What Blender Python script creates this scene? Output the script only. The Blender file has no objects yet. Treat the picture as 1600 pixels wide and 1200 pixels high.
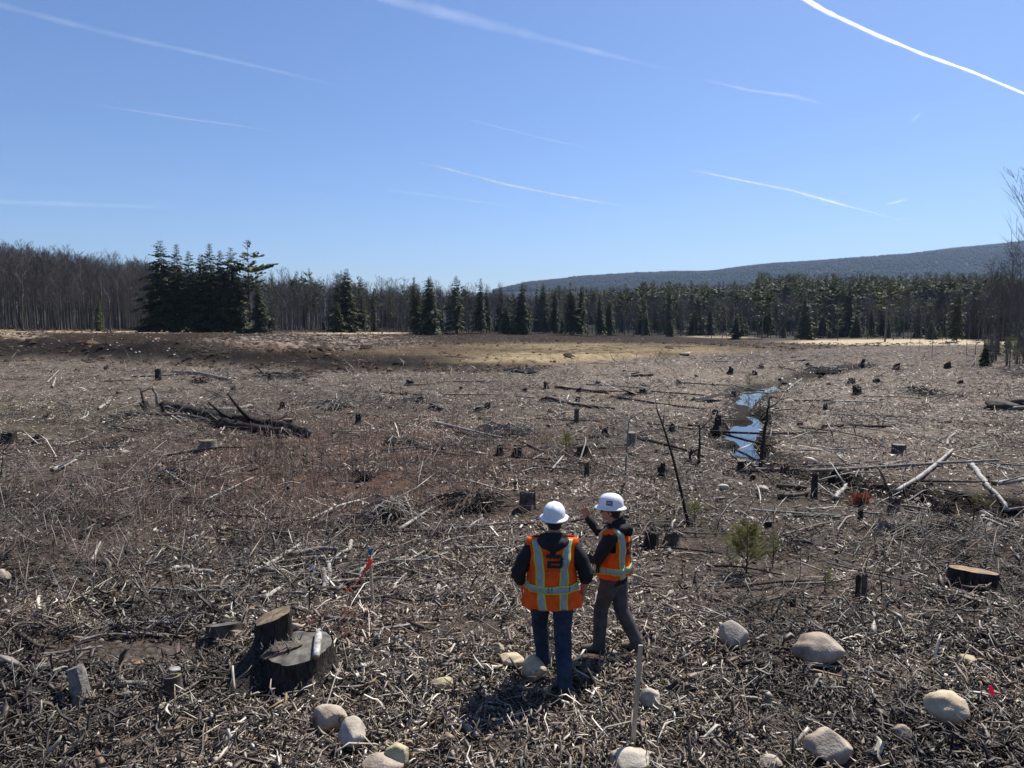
import bpy, bmesh, math, random
import numpy as np
from mathutils import Vector, Matrix, Quaternion

random.seed(7)
RNG = np.random.default_rng(11)
R = math.radians
SC = bpy.context.scene
COL = SC.collection

# ------------------------------------------------------------ camera, sky, sun, exposure
CAMH, PITCH, F = 3.7, R(5.45), 1100.0          # F: focal length in pixels of the 1600 wide photograph
cam_d = bpy.data.cameras.new('camera'); cam = bpy.data.objects.new('camera', cam_d); COL.objects.link(cam)
cam.location = (0, 0, CAMH); cam.rotation_euler = (R(90) - PITCH, 0, 0)
cam_d.sensor_width = 36; cam_d.lens = 36 * F / 1600; cam_d.clip_start = 0.1; cam_d.clip_end = 60000
SC.camera = cam
SUN_EL, SUN_AZ = R(55), R(40)                    # azimuth clockwise from +Y
w = bpy.data.worlds.new('World'); SC.world = w; w.use_nodes = True
nt = w.node_tree; nt.nodes.clear()
sky = nt.nodes.new('ShaderNodeTexSky'); sky.sky_type = 'NISHITA'; sky.sun_disc = False
sky.sun_elevation = SUN_EL; sky.sun_rotation = SUN_AZ; sky.altitude = 150
sky.air_density = 1.0; sky.dust_density = 0.7; sky.ozone_density = 4.0
bg = nt.nodes.new('ShaderNodeBackground'); bg.inputs[1].default_value = 0.08
wo = nt.nodes.new('ShaderNodeOutputWorld')
tint = nt.nodes.new('ShaderNodeVectorMath'); tint.operation = 'MULTIPLY'; tint.inputs[1].default_value = (.79, .885, 1.09)   # white balance of the sky
nt.links.new(sky.outputs[0], tint.inputs[0]); nt.links.new(tint.outputs[0], bg.inputs[0]); nt.links.new(bg.outputs[0], wo.inputs[0])
sd = bpy.data.lights.new('sun', 'SUN'); sun = bpy.data.objects.new('sun', sd); COL.objects.link(sun)
sd.energy = 5.0; sd.angle = R(0.5); sd.color = (1.0, 0.95, 0.87)
sv = Vector((math.sin(SUN_AZ) * math.cos(SUN_EL), math.cos(SUN_AZ) * math.cos(SUN_EL), math.sin(SUN_EL)))
sun.rotation_euler = sv.to_track_quat('Z', 'Y').to_euler(); sun.location = (0, 0, 60)
SC.view_settings.view_transform = 'Standard'; SC.view_settings.look = 'None'
SC.view_settings.exposure = 0.6; SC.view_settings.gamma = 1.0; SC.view_settings.use_curve_mapping = False
SC.render.engine = 'CYCLES'
SC.cycles.max_bounces = 6; SC.cycles.diffuse_bounces = 3; SC.cycles.glossy_bounces = 2
SC.cycles.transmission_bounces = 2; SC.cycles.volume_bounces = 0; SC.cycles.transparent_max_bounces = 8
SC.cycles.use_denoising = True

# ------------------------------------------------------------ materials
def mat(name, col=(.5, .5, .5), rough=.8, spec=.3, attr=False, var=0.0, vscale=8, bump=0, bscale=30, col2=None, stretch=None,
        translucent=0, metal=0, bdist=0.02, emit=None):
    m = bpy.data.materials.new(name); m.use_nodes = True
    n = m.node_tree; b = n.nodes['Principled BSDF']; L = n.links.new
    b.inputs['Roughness'].default_value = rough; b.inputs['Specular IOR Level'].default_value = spec
    b.inputs['Metallic'].default_value = metal
    tc = n.nodes.new('ShaderNodeTexCoord'); vec = tc.outputs['Object']
    if stretch:
        mp = n.nodes.new('ShaderNodeMapping'); mp.inputs['Scale'].default_value = stretch; L(vec, mp.inputs[0]); vec = mp.outputs[0]
    src = None
    if attr:
        a = n.nodes.new('ShaderNodeAttribute'); a.attribute_name = 'Col'; src = a.outputs['Color']
    if col2 is not None or var:
        ns = n.nodes.new('ShaderNodeTexNoise'); ns.inputs['Scale'].default_value = vscale; ns.inputs['Detail'].default_value = 8
        ns.inputs['Roughness'].default_value = .65; L(vec, ns.inputs['Vector'])
        cr = n.nodes.new('ShaderNodeValToRGB'); L(ns.outputs['Fac'], cr.inputs[0])
        cr.color_ramp.elements[0].position = .33; cr.color_ramp.elements[1].position = .68
        if col2 is not None:
            cr.color_ramp.elements[0].color = (*col, 1); cr.color_ramp.elements[1].color = (*col2, 1); out = cr.outputs[0]
        else:
            cr.color_ramp.elements[0].color = (1 - var,) * 3 + (1,); cr.color_ramp.elements[1].color = (1 + var,) * 3 + (1,); out = cr.outputs[0]
        if src is not None or col2 is None:
            mx = n.nodes.new('ShaderNodeMix'); mx.data_type = 'RGBA'; mx.blend_type = 'MULTIPLY'; mx.inputs[0].default_value = 1
            if src is not None: L(src, mx.inputs[6])
            else: mx.inputs[6].default_value = (*col, 1)
            L(out, mx.inputs[7]); out = mx.outputs[2]
        src = out
    if src is not None: L(src, b.inputs['Base Color'])
    else: b.inputs['Base Color'].default_value = (*col, 1)
    if bump:
        nb = n.nodes.new('ShaderNodeTexNoise'); nb.inputs['Scale'].default_value = bscale; nb.inputs['Detail'].default_value = 6
        L(vec, nb.inputs['Vector'])
        bp = n.nodes.new('ShaderNodeBump'); bp.inputs['Strength'].default_value = bump; bp.inputs['Distance'].default_value = bdist
        L(nb.outputs['Fac'], bp.inputs['Height']); L(bp.outputs[0], b.inputs['Normal'])
    if translucent:
        tr = n.nodes.new('ShaderNodeBsdfTranslucent'); ms = n.nodes.new('ShaderNodeMixShader'); ms.inputs[0].default_value = translucent
        if src is not None: L(src, tr.inputs[0])
        else: tr.inputs[0].default_value = (*col, 1)
        L(b.outputs[0], ms.inputs[1]); L(tr.outputs[0], ms.inputs[2]); L(ms.outputs[0], n.nodes['Material Output'].inputs[0])
    return m

M = {}
M['ground'] = mat('ground_soil', attr=True, var=.55, vscale=22, rough=.95, spec=.12, bump=1.0, bscale=14, bdist=.05)
_n = M['ground'].node_tree; _b = _n.nodes['Principled BSDF']; _l = _b.inputs['Base Color'].links[0].from_socket
_t = _n.nodes.new('ShaderNodeTexCoord')
for _sc, _lo, _hi in ((2.3, .55, 1.5), (90, .6, 1.5)):
    _x = _n.nodes.new('ShaderNodeTexNoise'); _x.inputs['Scale'].default_value = _sc; _x.inputs['Detail'].default_value = 9; _x.inputs['Roughness'].default_value = .75; _n.links.new(_t.outputs['Object'], _x.inputs['Vector'])
    _r = _n.nodes.new('ShaderNodeMapRange'); _r.inputs[1].default_value = .35; _r.inputs[2].default_value = .65; _r.inputs[3].default_value = _lo; _r.inputs[4].default_value = _hi; _n.links.new(_x.outputs[0], _r.inputs[0])
    _k = _n.nodes.new('ShaderNodeVectorMath'); _k.operation = 'SCALE'; _n.links.new(_l, _k.inputs[0]); _n.links.new(_r.outputs[0], _k.inputs['Scale']); _l = _k.outputs[0]
_n.links.new(_l, _b.inputs['Base Color'])
M['litter'] = mat('wood_litter', attr=True, rough=.55, spec=.45, var=.2, vscale=60)
M['leaf'] = mat('dry_leaf', attr=True, rough=.5, spec=.5, translucent=.25)
M['stem'] = mat('bramble_stem', attr=True, rough=.6, spec=.3)
M['bark_dark'] = mat('bark_dark', (.012, .010, .009), .9, .2, col2=(.085, .07, .06), vscale=5, stretch=(7, 7, 1), bump=1, bscale=9, bdist=.08)
M['bark_grey'] = mat('bark_grey', (.06, .05, .042), .75, .35, col2=(.28, .25, .22), vscale=7, stretch=(2, 2, 2), bump=.6, bscale=25)
M['bark_brown'] = mat('bark_brown', (.028, .02, .016), .85, .25, col2=(.15, .115, .09), vscale=7, bump=.8, bscale=20)
M['wood_pale'] = mat('wood_weathered_pale', (.13, .115, .095), .6, .4, col2=(.46, .42, .365), vscale=9, bump=.4, bscale=30)
M['birch'] = mat('birch_bark', (.10, .09, .08), .6, .4, col2=(.66, .63, .58), vscale=14, bump=.3, bscale=30)
M['tree_bark'] = mat('tree_bark', (.04, .035, .031), .9, .2, col2=(.19, .175, .16), vscale=1.2, stretch=(2, 2, .3))
M['twig'] = mat('tree_twigs', (.055, .048, .043), .8, .25, col2=(.15, .13, .118), vscale=.6)
def cutmat(name, c1, c2):
    m = bpy.data.materials.new(name); m.use_nodes = True; n = m.node_tree; b = n.nodes['Principled BSDF']; L = n.links.new
    tc = n.nodes.new('ShaderNodeTexCoord'); wv = n.nodes.new('ShaderNodeTexWave'); wv.wave_type = 'RINGS'; wv.rings_direction = 'Z'
    wv.inputs['Scale'].default_value = 22; wv.inputs['Distortion'].default_value = 2.5; wv.inputs['Detail'].default_value = 3; L(tc.outputs['Object'], wv.inputs[0])
    ns = n.nodes.new('ShaderNodeTexNoise'); ns.inputs['Scale'].default_value = 9; ns.inputs['Detail'].default_value = 7; L(tc.outputs['Object'], ns.inputs['Vector'])
    mm = n.nodes.new('ShaderNodeMath'); mm.operation = 'MULTIPLY_ADD'; mm.inputs[1].default_value = .14; L(wv.outputs['Fac'], mm.inputs[0]); L(ns.outputs['Fac'], mm.inputs[2])
    cr = n.nodes.new('ShaderNodeValToRGB'); cr.color_ramp.elements[0].color = (*c1, 1); cr.color_ramp.elements[1].color = (*c2, 1)
    cr.color_ramp.elements[0].position = .42; cr.color_ramp.elements[1].position = .85; L(mm.outputs[0], cr.inputs[0]); L(cr.outputs[0], b.inputs['Base Color'])
    b.inputs['Roughness'].default_value = .7
    return m
M['cut_tan'] = cutmat('cut_wood_tan', (.045, .032, .02), (.30, .22, .12))
M['cut_orange'] = cutmat('cut_wood_orange', (.07, .042, .02), (.40, .24, .095))
M['cut_grey'] = cutmat('cut_wood_grey', (.035, .031, .025), (.19, .175, .14))
M['cut_dark'] = cutmat('cut_wood_dark', (.015, .012, .010), (.11, .09, .07))

# ------------------------------------------------------------ mesh builder
class MB:
    def __init__(s): s.v = []; s.f = []; s.c = []; s.m = []
    def add(s, vs, fs, col=None, mi=0):
        o = len(s.v); s.v.extend(vs); s.f.extend([tuple(i + o for i in f) for f in fs]); s.m.extend([mi] * len(fs))
        if col is not None: s.c.extend([col] * len(vs))
    def tube(s, pts, rad, n=6, col=None, mi=0, cap=True, wob=0, capmi=None):
        pts = [Vector(p) for p in pts]
        if not hasattr(rad, '__len__'): rad = [rad] * len(pts)
        t0 = (pts[1] - pts[0]).normalized(); up = t0.orthogonal().normalized(); vs = []
        prev = t0
        for i, p in enumerate(pts):
            t = (pts[min(i + 1, len(pts) - 1)] - pts[max(i - 1, 0)]).normalized()
            q = prev.rotation_difference(t); up = (q @ up).normalized(); prev = t; sd_ = t.cross(up)
            for k in range(n):
                a = 2 * math.pi * k / n; r = rad[i] * (1 + (random.uniform(-wob, wob) if wob else 0))
                vs.append(p + (up * math.cos(a) + sd_ * math.sin(a)) * r)
        fs = [(i * n + k, i * n + (k + 1) % n, (i + 1) * n + (k + 1) % n, (i + 1) * n + k) for i in range(len(pts) - 1) for k in range(n)]
        s.add(vs, fs, col, mi)
        if cap:
            o = len(s.v) - len(vs); e = o + (len(pts) - 1) * n
            s.f.append(tuple(o + k for k in reversed(range(n)))); s.f.append(tuple(e + k for k in range(n)))
            s.m.extend([capmi if capmi is not None else mi] * 2)
    def mesh(s, name, mats, smooth=False):
        me = bpy.data.meshes.new(name); me.from_pydata([tuple(v) for v in s.v], [], s.f)
        for m_ in mats: me.materials.append(m_)
        if len(mats) > 1: me.polygons.foreach_set('material_index', s.m)
        if smooth: me.polygons.foreach_set('use_smooth', [True] * len(me.polygons))
        if s.c: setcol(me, np.array(s.c, dtype=np.float32))
        me.update(); return me

def setcol(me, c):
    a = me.color_attributes.new('Col', 'FLOAT_COLOR', 'POINT')
    if c.shape[1] == 3: c = np.concatenate([c, np.ones((len(c), 1), np.float32)], 1)
    a.data.foreach_set('color', np.ascontiguousarray(c, dtype=np.float32).ravel())

def fast_mesh(name, V, Fq, mats, C_=None, smooth=False):
    me = bpy.data.meshes.new(name); k = Fq.shape[1]
    me.vertices.add(len(V)); me.vertices.foreach_set('co', np.ascontiguousarray(V, np.float32).ravel())
    me.loops.add(Fq.size); me.loops.foreach_set('vertex_index', np.ascontiguousarray(Fq, np.int32).ravel())
    me.polygons.add(len(Fq)); me.polygons.foreach_set('loop_start', np.arange(0, Fq.size, k, dtype=np.int32))
    me.polygons.foreach_set('loop_total', np.full(len(Fq), k, np.int32))
    if smooth: me.polygons.foreach_set('use_smooth', np.ones(len(Fq), bool))
    me.update(calc_edges=True)
    if C_ is not None: setcol(me, C_)
    for m_ in mats: me.materials.append(m_)
    return me

def link(o, parent=None):
    COL.objects.link(o)
    if parent: o.parent = parent
    return o
def tag(o, label=None, cat=None, group=None, kind=None):
    if label: o['label'] = label
    if cat: o['category'] = cat
    if group: o['group'] = group
    if kind: o['kind'] = kind
    return o
def obj(name, me, parent=None): return link(bpy.data.objects.new(name, me), parent)
def empty(name, loc=(0, 0, 0), rz=0):
    o = bpy.data.objects.new(name, None); o.empty_display_size = .2; o.location = loc; o.rotation_euler = (0, 0, rz); return link(o)
def copy_tree(o, parent=None):
    c = o.copy(); COL.objects.link(c); c.parent = parent
    for ch in [x for x in o.children]: copy_tree(ch, c)
    return c

# ------------------------------------------------------------ noise and terrain
def _h(ix, iy, s):
    n = (ix.astype(np.int64) * 374761393 + iy.astype(np.int64) * 668265263 + s * 1442695041) & 0x7fffffff
    n = ((n ^ (n >> 13)) * 1274126177) & 0x7fffffff
    return ((n ^ (n >> 16)) & 0xffff) / 65535.0
def vn(x, y, s=0):
    x = np.asarray(x, float); y = np.asarray(y, float); ix = np.floor(x); iy = np.floor(y); fx = x - ix; fy = y - iy
    fx = fx * fx * (3 - 2 * fx); fy = fy * fy * (3 - 2 * fy)
    a = _h(ix, iy, s); b = _h(ix + 1, iy, s); c = _h(ix, iy + 1, s); d = _h(ix + 1, iy + 1, s)
    return (a + (b - a) * fx) * (1 - fy) + (c + (d - c) * fx) * fy
def fbm(x, y, s=0, o=4):
    r = 0; a = .5
    for i in range(o): r = r + a * (vn(x * 2 ** i, y * 2 ** i, s + i * 17) - .5); a *= .55
    return r
def ss(a, b, x): t = np.clip((x - a) / (b - a), 0, 1); return t * t * (3 - 2 * t)
def flat(px, py, z=0.0):                             # a pixel of the photograph on the level z, used to read plan positions off it
    a = math.atan((py - 600) / F) + PITCH; y = (CAMH - z) / math.tan(a)
    dep = y * math.cos(PITCH) + (CAMH - z) * math.sin(PITCH); return (px - 800) / F * dep, y
def pxof(x, y): return 800 + F * x / np.maximum(y, .5)
STREAM_PX = [(1345, 573, .5, 1), (1300, 582, .7, 1), (1235, 597, .35, .5), (1180, 608, .4, .8), (1165, 622, .4, .9), (1158, 640, .22, 1), (1172, 656, .55, 1.25), (1160, 672, .48, 1.25), (1150, 690, .40, 1.2),
             (1165, 708, .25, 1.1), (1190, 724, .22, .6), (1240, 742, .2, .5), (1285, 755, .3, 1.0), (1308, 764, .34, 1.15), (1340, 775, .2, .6), (1400, 782, .28, .7),
             (1470, 791, .35, .8), (1540, 800, .4, .8), (1640, 808, .45, .8), (1800, 815, .4, .8)]
STREAM = [(*flat(a, b, -.2), c, d) for a, b, c, d in STREAM_PX]
HOLES = [(*flat(20, 780), 1.1, .45, .35), (*flat(75, 800), .9, .4, .3), (*flat(177, 722), .45, .5, .35), (*flat(178, 955), .38, .26, .26), (*flat(155, 690), .5, 1.6, .22),
         (*flat(1560, 640), 1.0, .8, .25), (*flat(15, 900), .35, .35, .3)]
BX = [-400, 0, 120, 250, 380, 500, 640, 780, 830, 900, 1000, 1180, 1300, 1600, 2200]
BY = [560, 562, 563, 566, 572, 577, 580, 581, 578, 569, 560, 549, 541, 536, 530]
BH = [1.2, 1.2, 1.2, 1.2, .95, .7, .6, .6, .62, .6, .45, .2, .05, 0, 0]
FX = [-600, 0, 400, 600, 800, 1100, 1300, 1600, 2400]; FZ = [1.4, 1.3, 1.1, .3, -.2, -1.2, -1.8, -1.6, -1.2]
HP = np.array([(-900, 480), (600, 478), (770, 456), (825, 444), (900, 437), (1000, 432), (1100, 429), (1200, 418), (1300, 412), (1400, 404), (1500, 395), (1600, 384), (1750, 372), (1900, 380), (2600, 450), (4000, 480)], float)
def polydist(x, y):
    best = np.full(np.shape(x), 1e9); ww = np.zeros(np.shape(x)); dd = np.zeros(np.shape(x))
    for (x0, y0, w0, d0), (x1, y1, w1, d1) in zip(STREAM[:-1], STREAM[1:]):
        dx, dy = x1 - x0, y1 - y0; t = np.clip(((x - x0) * dx + (y - y0) * dy) / (dx * dx + dy * dy), 0, 1)
        d = np.hypot(x - x0 - t * dx, y - y0 - t * dy); k = d < best
        best = np.where(k, d, best); ww = np.where(k, w0 + t * (w1 - w0), ww); dd = np.where(k, d0 + t * (d1 - d0), dd)
    return best, ww, dd
def T(x, y):
    x = np.asarray(x, float); y = np.asarray(y, float); r = np.hypot(x, y)
    px = pxof(x, y); px = np.where(y < 1, np.where(x > 0, 2200, -600), px)
    z = .30 * fbm(x / 4.0, y / 4.0, 3) * ss(6, 15, r) + .17 * fbm(x / 1.1, y / 1.1, 9) + .55 * fbm(x / 13, y / 13, 21) * ss(12, 40, r)
    by = CAMH * F / (np.interp(px, BX, BY) - 495) + 3.5 * fbm(x / 6, y / 6, 5)
    rise = ss(-.5, 1, (y - by) / 3.0); hp = np.interp(px, BX, BH)
    lump = (1.5 * fbm(x / 4.0, y / 2.2, 31) + .7 * fbm(x / 1.2, y / 1.2, 33)) * ss(0, 4, y - by) * (1 - ss(20, 35, y - by)) * np.where(px < 520, 1, .28)
    far = np.interp(px, FX, FZ); k = ss(0, 1, (y - by) / np.maximum(150 - by, 20))
    z = z + rise * (hp * (1 - k) + lump) + far * k
    z = z + ss(205, 420, y) * 8 * ss(700, 1100, px)
    d, w_, dp = polydist(x, y); bank = w_ + .12 + .55 * (vn(x * 1.6, y * 1.6, 77) - .5) * np.minimum(1, w_ * 2) + .35 * (vn(x * 4.2, y * 4.2, 78) - .5) * np.minimum(1, w_ * 2)
    bar = 1 - .62 * ss(.56, .72, vn(x * .9 + 3, y * .55, 79)) * ss(14, 18, y)
    z = z - .36 * dp * bar * (1 - ss(bank * .75, bank * 1.35 + .25, d)) - .10 * (1 - ss(0, 3.5, d))
    for hx, hy, rx, ry, dz in HOLES: z = z - dz * np.exp(-(((x - hx) / rx) ** 2 + ((y - hy) / ry) ** 2))
    # far hill
    hp_ = np.interp(px, HP[:, 0], 495 - HP[:, 1]) / F * 3000
    z = z + hp_ * ss(1500, 3000, y) * (1 - .5 * ss(3000, 4400, y)) + (14 * fbm(x / 160, y / 160, 51) * ss(1500, 2600, y))
    return z
def T1(x, y): return float(T(np.array([x]), np.array([y]))[0])
def at(px, py, dz=0.0):                               # where the sight line through a pixel of the photograph meets the ground
    cp, sp = math.cos(PITCH), math.sin(PITCH); vx, vz = (px - 800) / F, (600 - py) / F
    dx, dy, dzv = vx, cp + vz * sp, vz * cp - sp
    yf = CAMH / max(-dzv / dy, .004); ys = np.linspace(yf * .60, min(yf * 1.7, 420), 420); zz = CAMH + ys / dy * dzv; xx = dx * ys / dy; t = T(xx, ys) + dz
    i = int(np.argmax(t >= zz))
    if t[i] < zz[i]: i = len(ys) - 1
    return Vector((xx[i], ys[i], t[i]))
def ray(px, py, y):                                  # the point above the ground at forward distance y seen at that pixel
    cp, sp = math.cos(PITCH), math.sin(PITCH); vx, vz = (px - 800) / F, (600 - py) / F
    k = y / (cp + vz * sp); return Vector((vx * k, y, CAMH + k * (vz * cp - sp)))

# ------------------------------------------------------------ ground sheet (polar, fine in view, one sheet to the horizon)
def pyof(x, y, z): 
    cp, sp = math.cos(PITCH), math.sin(PITCH); dep = y * cp - (z - CAMH) * sp
    return 600 - F * (y * sp + (z - CAMH) * cp) / np.maximum(dep, .5), 800 + F * x / np.maximum(dep, .5)
def blob(px, py, cx, cy, rx, ry, soft=.35, k=0):
    return 1 - ss(1 - soft, 1 + soft, np.hypot((px - cx) / rx, (py - cy) / ry))
def soil(x, y, z):
    py, px = pyof(x, y, z); n1 = fbm(x / 5, y / 5, 101) * 2; n2 = fbm(x / 1.3, y / 1.3, 111) * 2; n3 = fbm(x / .35, y / .35, 121) * 2
    r = np.hypot(x, y)
    def c(a): return np.array(a)[None, :]
    def mix(A, B, t): return A + (B - A) * np.clip(t, 0, 1)[:, None]
    C_ = np.repeat(c((.125, .10, .085)), len(x), 0)
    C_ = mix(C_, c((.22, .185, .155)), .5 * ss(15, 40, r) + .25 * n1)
    C_ = mix(C_, c((.13, .078, .058)), .7 * blob(px, py, 560, 730, 330, 90, .5) + .2 * n1 * blob(px, py, 400, 760, 500, 150))
    C_ = mix(C_, c((.055, .042, .035)), .55 * ss(.05, .5, n2 + .3 * n3))
    C_ = mix(C_, c((.26, .22, .18)), .55 * blob(px, py, 1330, 650, 260, 75, .5) * (1 + n2) + .5 * blob(px, py, 1000, 600, 160, 50, .5))
    C_ = mix(C_, c((.30, .25, .19)), .6 * ss(.15, .5, n2) * blob(px, py, 850, 640, 300, 60, .4))
    C_ = mix(C_, c((.12, .105, .06)), .5 * blob(px, py, 60, 650, 150, 30) + .5 * blob(px, py, 1080, 800, 60, 30) + .4 * blob(px, py, 1200, 610, 60, 20))
    C_ = mix(C_, c((.085, .068, .058)), .5 * blob(px, py, 1150, 830, 250, 60, .5) + .5 * blob(px, py, 700, 985, 120, 14) + .5 * blob(px, py, 170, 1015, 150, 25))
    # the graded ground behind
    by = CAMH * F / (np.interp(pxof(x, y), BX, BY) - 495) + 3.5 * fbm(x / 6, y / 6, 5)
    g = ss(-1.5, 1.5, y - by)
    G = np.repeat(c((.050, .034, .024)), len(x), 0)
    G = mix(G, c((.035, .023, .017)), ss(-.1, .5, n1 + .5 * n2))
    trk = 2 * fbm((x + .35 * y) / 14, (y - .35 * x) / 1.0, 131)
    G = mix(G, c((.25, .195, .11)), blob(px, py, 880, 552, 330, 17, .25) * (1 + .9 * n2 + 1.3 * trk) * (.75 + .3 * n1))
    G = mix(G, c((.32, .26, .155)), .8 * blob(px, py, 870, 560, 190, 9, .3) * (1 + n2 + trk))
    G = mix(G, c((.11, .073, .045)), .7 * blob(px, py, 650, 545, 130, 14, .6))
    G = mix(G, c((.30, .25, .22)), .8 * blob(px, py, 490, 534, 150, 12, .5) * (1 + 2 * n2) * (.7 + 2 * n3))
    G = mix(G, c((.20, .14, .10)), .5 * blob(px, py, 400, 545, 110, 10, .5) * (1 + n2))
    G = mix(G, c((.20, .15, .12)), .45 * ss(1080, 1200, px) * ss(0, 1, 1 + n1))
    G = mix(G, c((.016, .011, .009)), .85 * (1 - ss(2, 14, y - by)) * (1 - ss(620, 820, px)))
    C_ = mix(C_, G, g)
    S = np.maximum.reduce([blob(px, py, 20, 522, 55, 8, .3) * (.5 + n1 + n2), blob(px, py, 560, 520.5, 90, 1.6, .5), blob(px, py, 210, 518, 190, 2.5, .5) * (.6 + n1),
                           blob(px, py, 1420, 534.5, 190, 5, .25), blob(px, py, 1140, 525, 70, 3, .4), blob(px, py, 1240, 523, 150, 2.5, .5) * .8])
    C_ = mix(C_, c((.40, .335, .235)), S)
    d, w_, dp = polydist(x, y)
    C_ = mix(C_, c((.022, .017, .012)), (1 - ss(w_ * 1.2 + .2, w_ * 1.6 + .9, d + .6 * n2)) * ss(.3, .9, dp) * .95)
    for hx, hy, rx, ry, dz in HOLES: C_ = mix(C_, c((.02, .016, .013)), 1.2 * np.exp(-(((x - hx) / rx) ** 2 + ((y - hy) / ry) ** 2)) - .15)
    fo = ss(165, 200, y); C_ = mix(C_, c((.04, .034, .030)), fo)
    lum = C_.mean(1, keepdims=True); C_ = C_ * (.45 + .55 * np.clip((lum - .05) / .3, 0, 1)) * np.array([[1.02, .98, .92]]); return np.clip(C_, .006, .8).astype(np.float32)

def build_ground():
    rr = [2.2]
    while rr[-1] < 4600:
        r_ = rr[-1]; rr.append(r_ * (1.0062 if r_ < 30 else 1.011 if r_ < 90 else 1.02 if r_ < 240 else 1.06))
    rr = np.array(rr); fine = np.linspace(R(-43), R(43), 600); coarse = np.linspace(R(43), R(317), 60)[1:-1]
    th = np.concatenate([fine, coarse]); n = len(th)
    Rg, Th = np.meshgrid(rr, th, indexing='ij'); x = (Rg * np.sin(Th)).ravel(); y = (Rg * np.cos(Th)).ravel()
    z = T(x, y); rf = Rg.ravel()
    z = z + (.05 * fbm(x / .28, y / .28, 201) + .03 * (vn(x * 14, y * 14, 205) - .5)) * (1 - ss(20, 40, rf)) + .10 * (vn(x * 2, y * 2, 210) - .5) * ss(12, 30, rf) * (1 - ss(60, 110, rf))
    V = np.stack([x, y, z], 1); m_ = len(rr)
    i = np.arange(m_ - 1)[:, None] * n; j = np.arange(n)[None, :]; j2 = (j + 1) % n
    Fq = np.stack([i + j, i + j2, i + n + j2, i + n + j], -1).reshape(-1, 4)[:, ::-1]
    # centre cap
    c0 = len(V); V = np.concatenate([V, [[0, 0, T1(0, .1)]]])
    k = np.arange(n); cap = np.stack([k, (k + 1) % n, np.full(n, c0), np.full(n, c0)], 1)
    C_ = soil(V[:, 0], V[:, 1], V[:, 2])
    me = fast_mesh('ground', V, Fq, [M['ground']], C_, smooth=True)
    o = obj('ground', me); o['kind'] = 'structure'
    cm = bpy.data.meshes.new('ground_centre'); cm.from_pydata([tuple(V[q]) for q in k] + [tuple(V[c0])], [], [(int(q), n, int((q + 1) % n)) for q in k])
    setcol(cm, np.concatenate([C_[:n], C_[c0:c0 + 1]])); cm.materials.append(M['ground']); o2 = obj('ground_underfoot', cm); o2['kind'] = 'structure'
build_ground()

# ------------------------------------------------------------ water
wm = bpy.data.materials.new('water'); wm.use_nodes = True; b = wm.node_tree.nodes['Principled BSDF']
b.inputs['Base Color'].default_value = (.012, .013, .010, 1); b.inputs['Roughness'].default_value = .04; b.inputs['Specular IOR Level'].default_value = .9
_n = wm.node_tree.nodes.new('ShaderNodeTexNoise'); _n.inputs['Scale'].default_value = 7; _b = wm.node_tree.nodes.new('ShaderNodeBump'); _b.inputs['Strength'].default_value = .12
_b.inputs['Distance'].default_value = .02; wm.node_tree.links.new(_n.outputs[0], _b.inputs['Height']); wm.node_tree.links.new(_b.outputs[0], b.inputs['Normal'])
def water_sheet(name, pts, half, z):
    P = []
    for i, (x, y) in enumerate(pts):
        a = Vector(pts[max(i - 1, 0)]); c = Vector(pts[min(i + 1, len(pts) - 1)]); t = (c - a).normalized(); nrm = Vector((-t.y, t.x))
        P += [(x + nrm.x * half, y + nrm.y * half, z), (x - nrm.x * half, y - nrm.y * half, z)]
    me = bpy.data.meshes.new(name); me.from_pydata(P, [], [(2 * i, 2 * i + 1, 2 * i + 3, 2 * i + 2) for i in range(len(pts) - 1)]); me.materials.append(wm)
    o = obj(name, me); o['kind'] = 'structure'; return o
zs = min(T1(s_[0], s_[1]) for s_ in STREAM[5:10])
water_sheet('stream_water', [(s_[0], s_[1]) for s_ in STREAM[2:11]], 1.25, zs + .14)
zp = T1(STREAM[13][0], STREAM[13][1]); water_sheet('stream_pool', [(s_[0], s_[1]) for s_ in STREAM[11:15]], .6, zp + .10)
ze = T1(STREAM[0][0], STREAM[0][1]); water_sheet('upper_pool', [(s_[0], s_[1]) for s_ in STREAM[:2]], .9, ze + .06)
hx, hy = HOLES[3][:2]; zh = T1(hx, hy); water_sheet('puddle', [(hx - .4, hy), (hx, hy), (hx + .4, hy)], .35, zh + .06)

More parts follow.
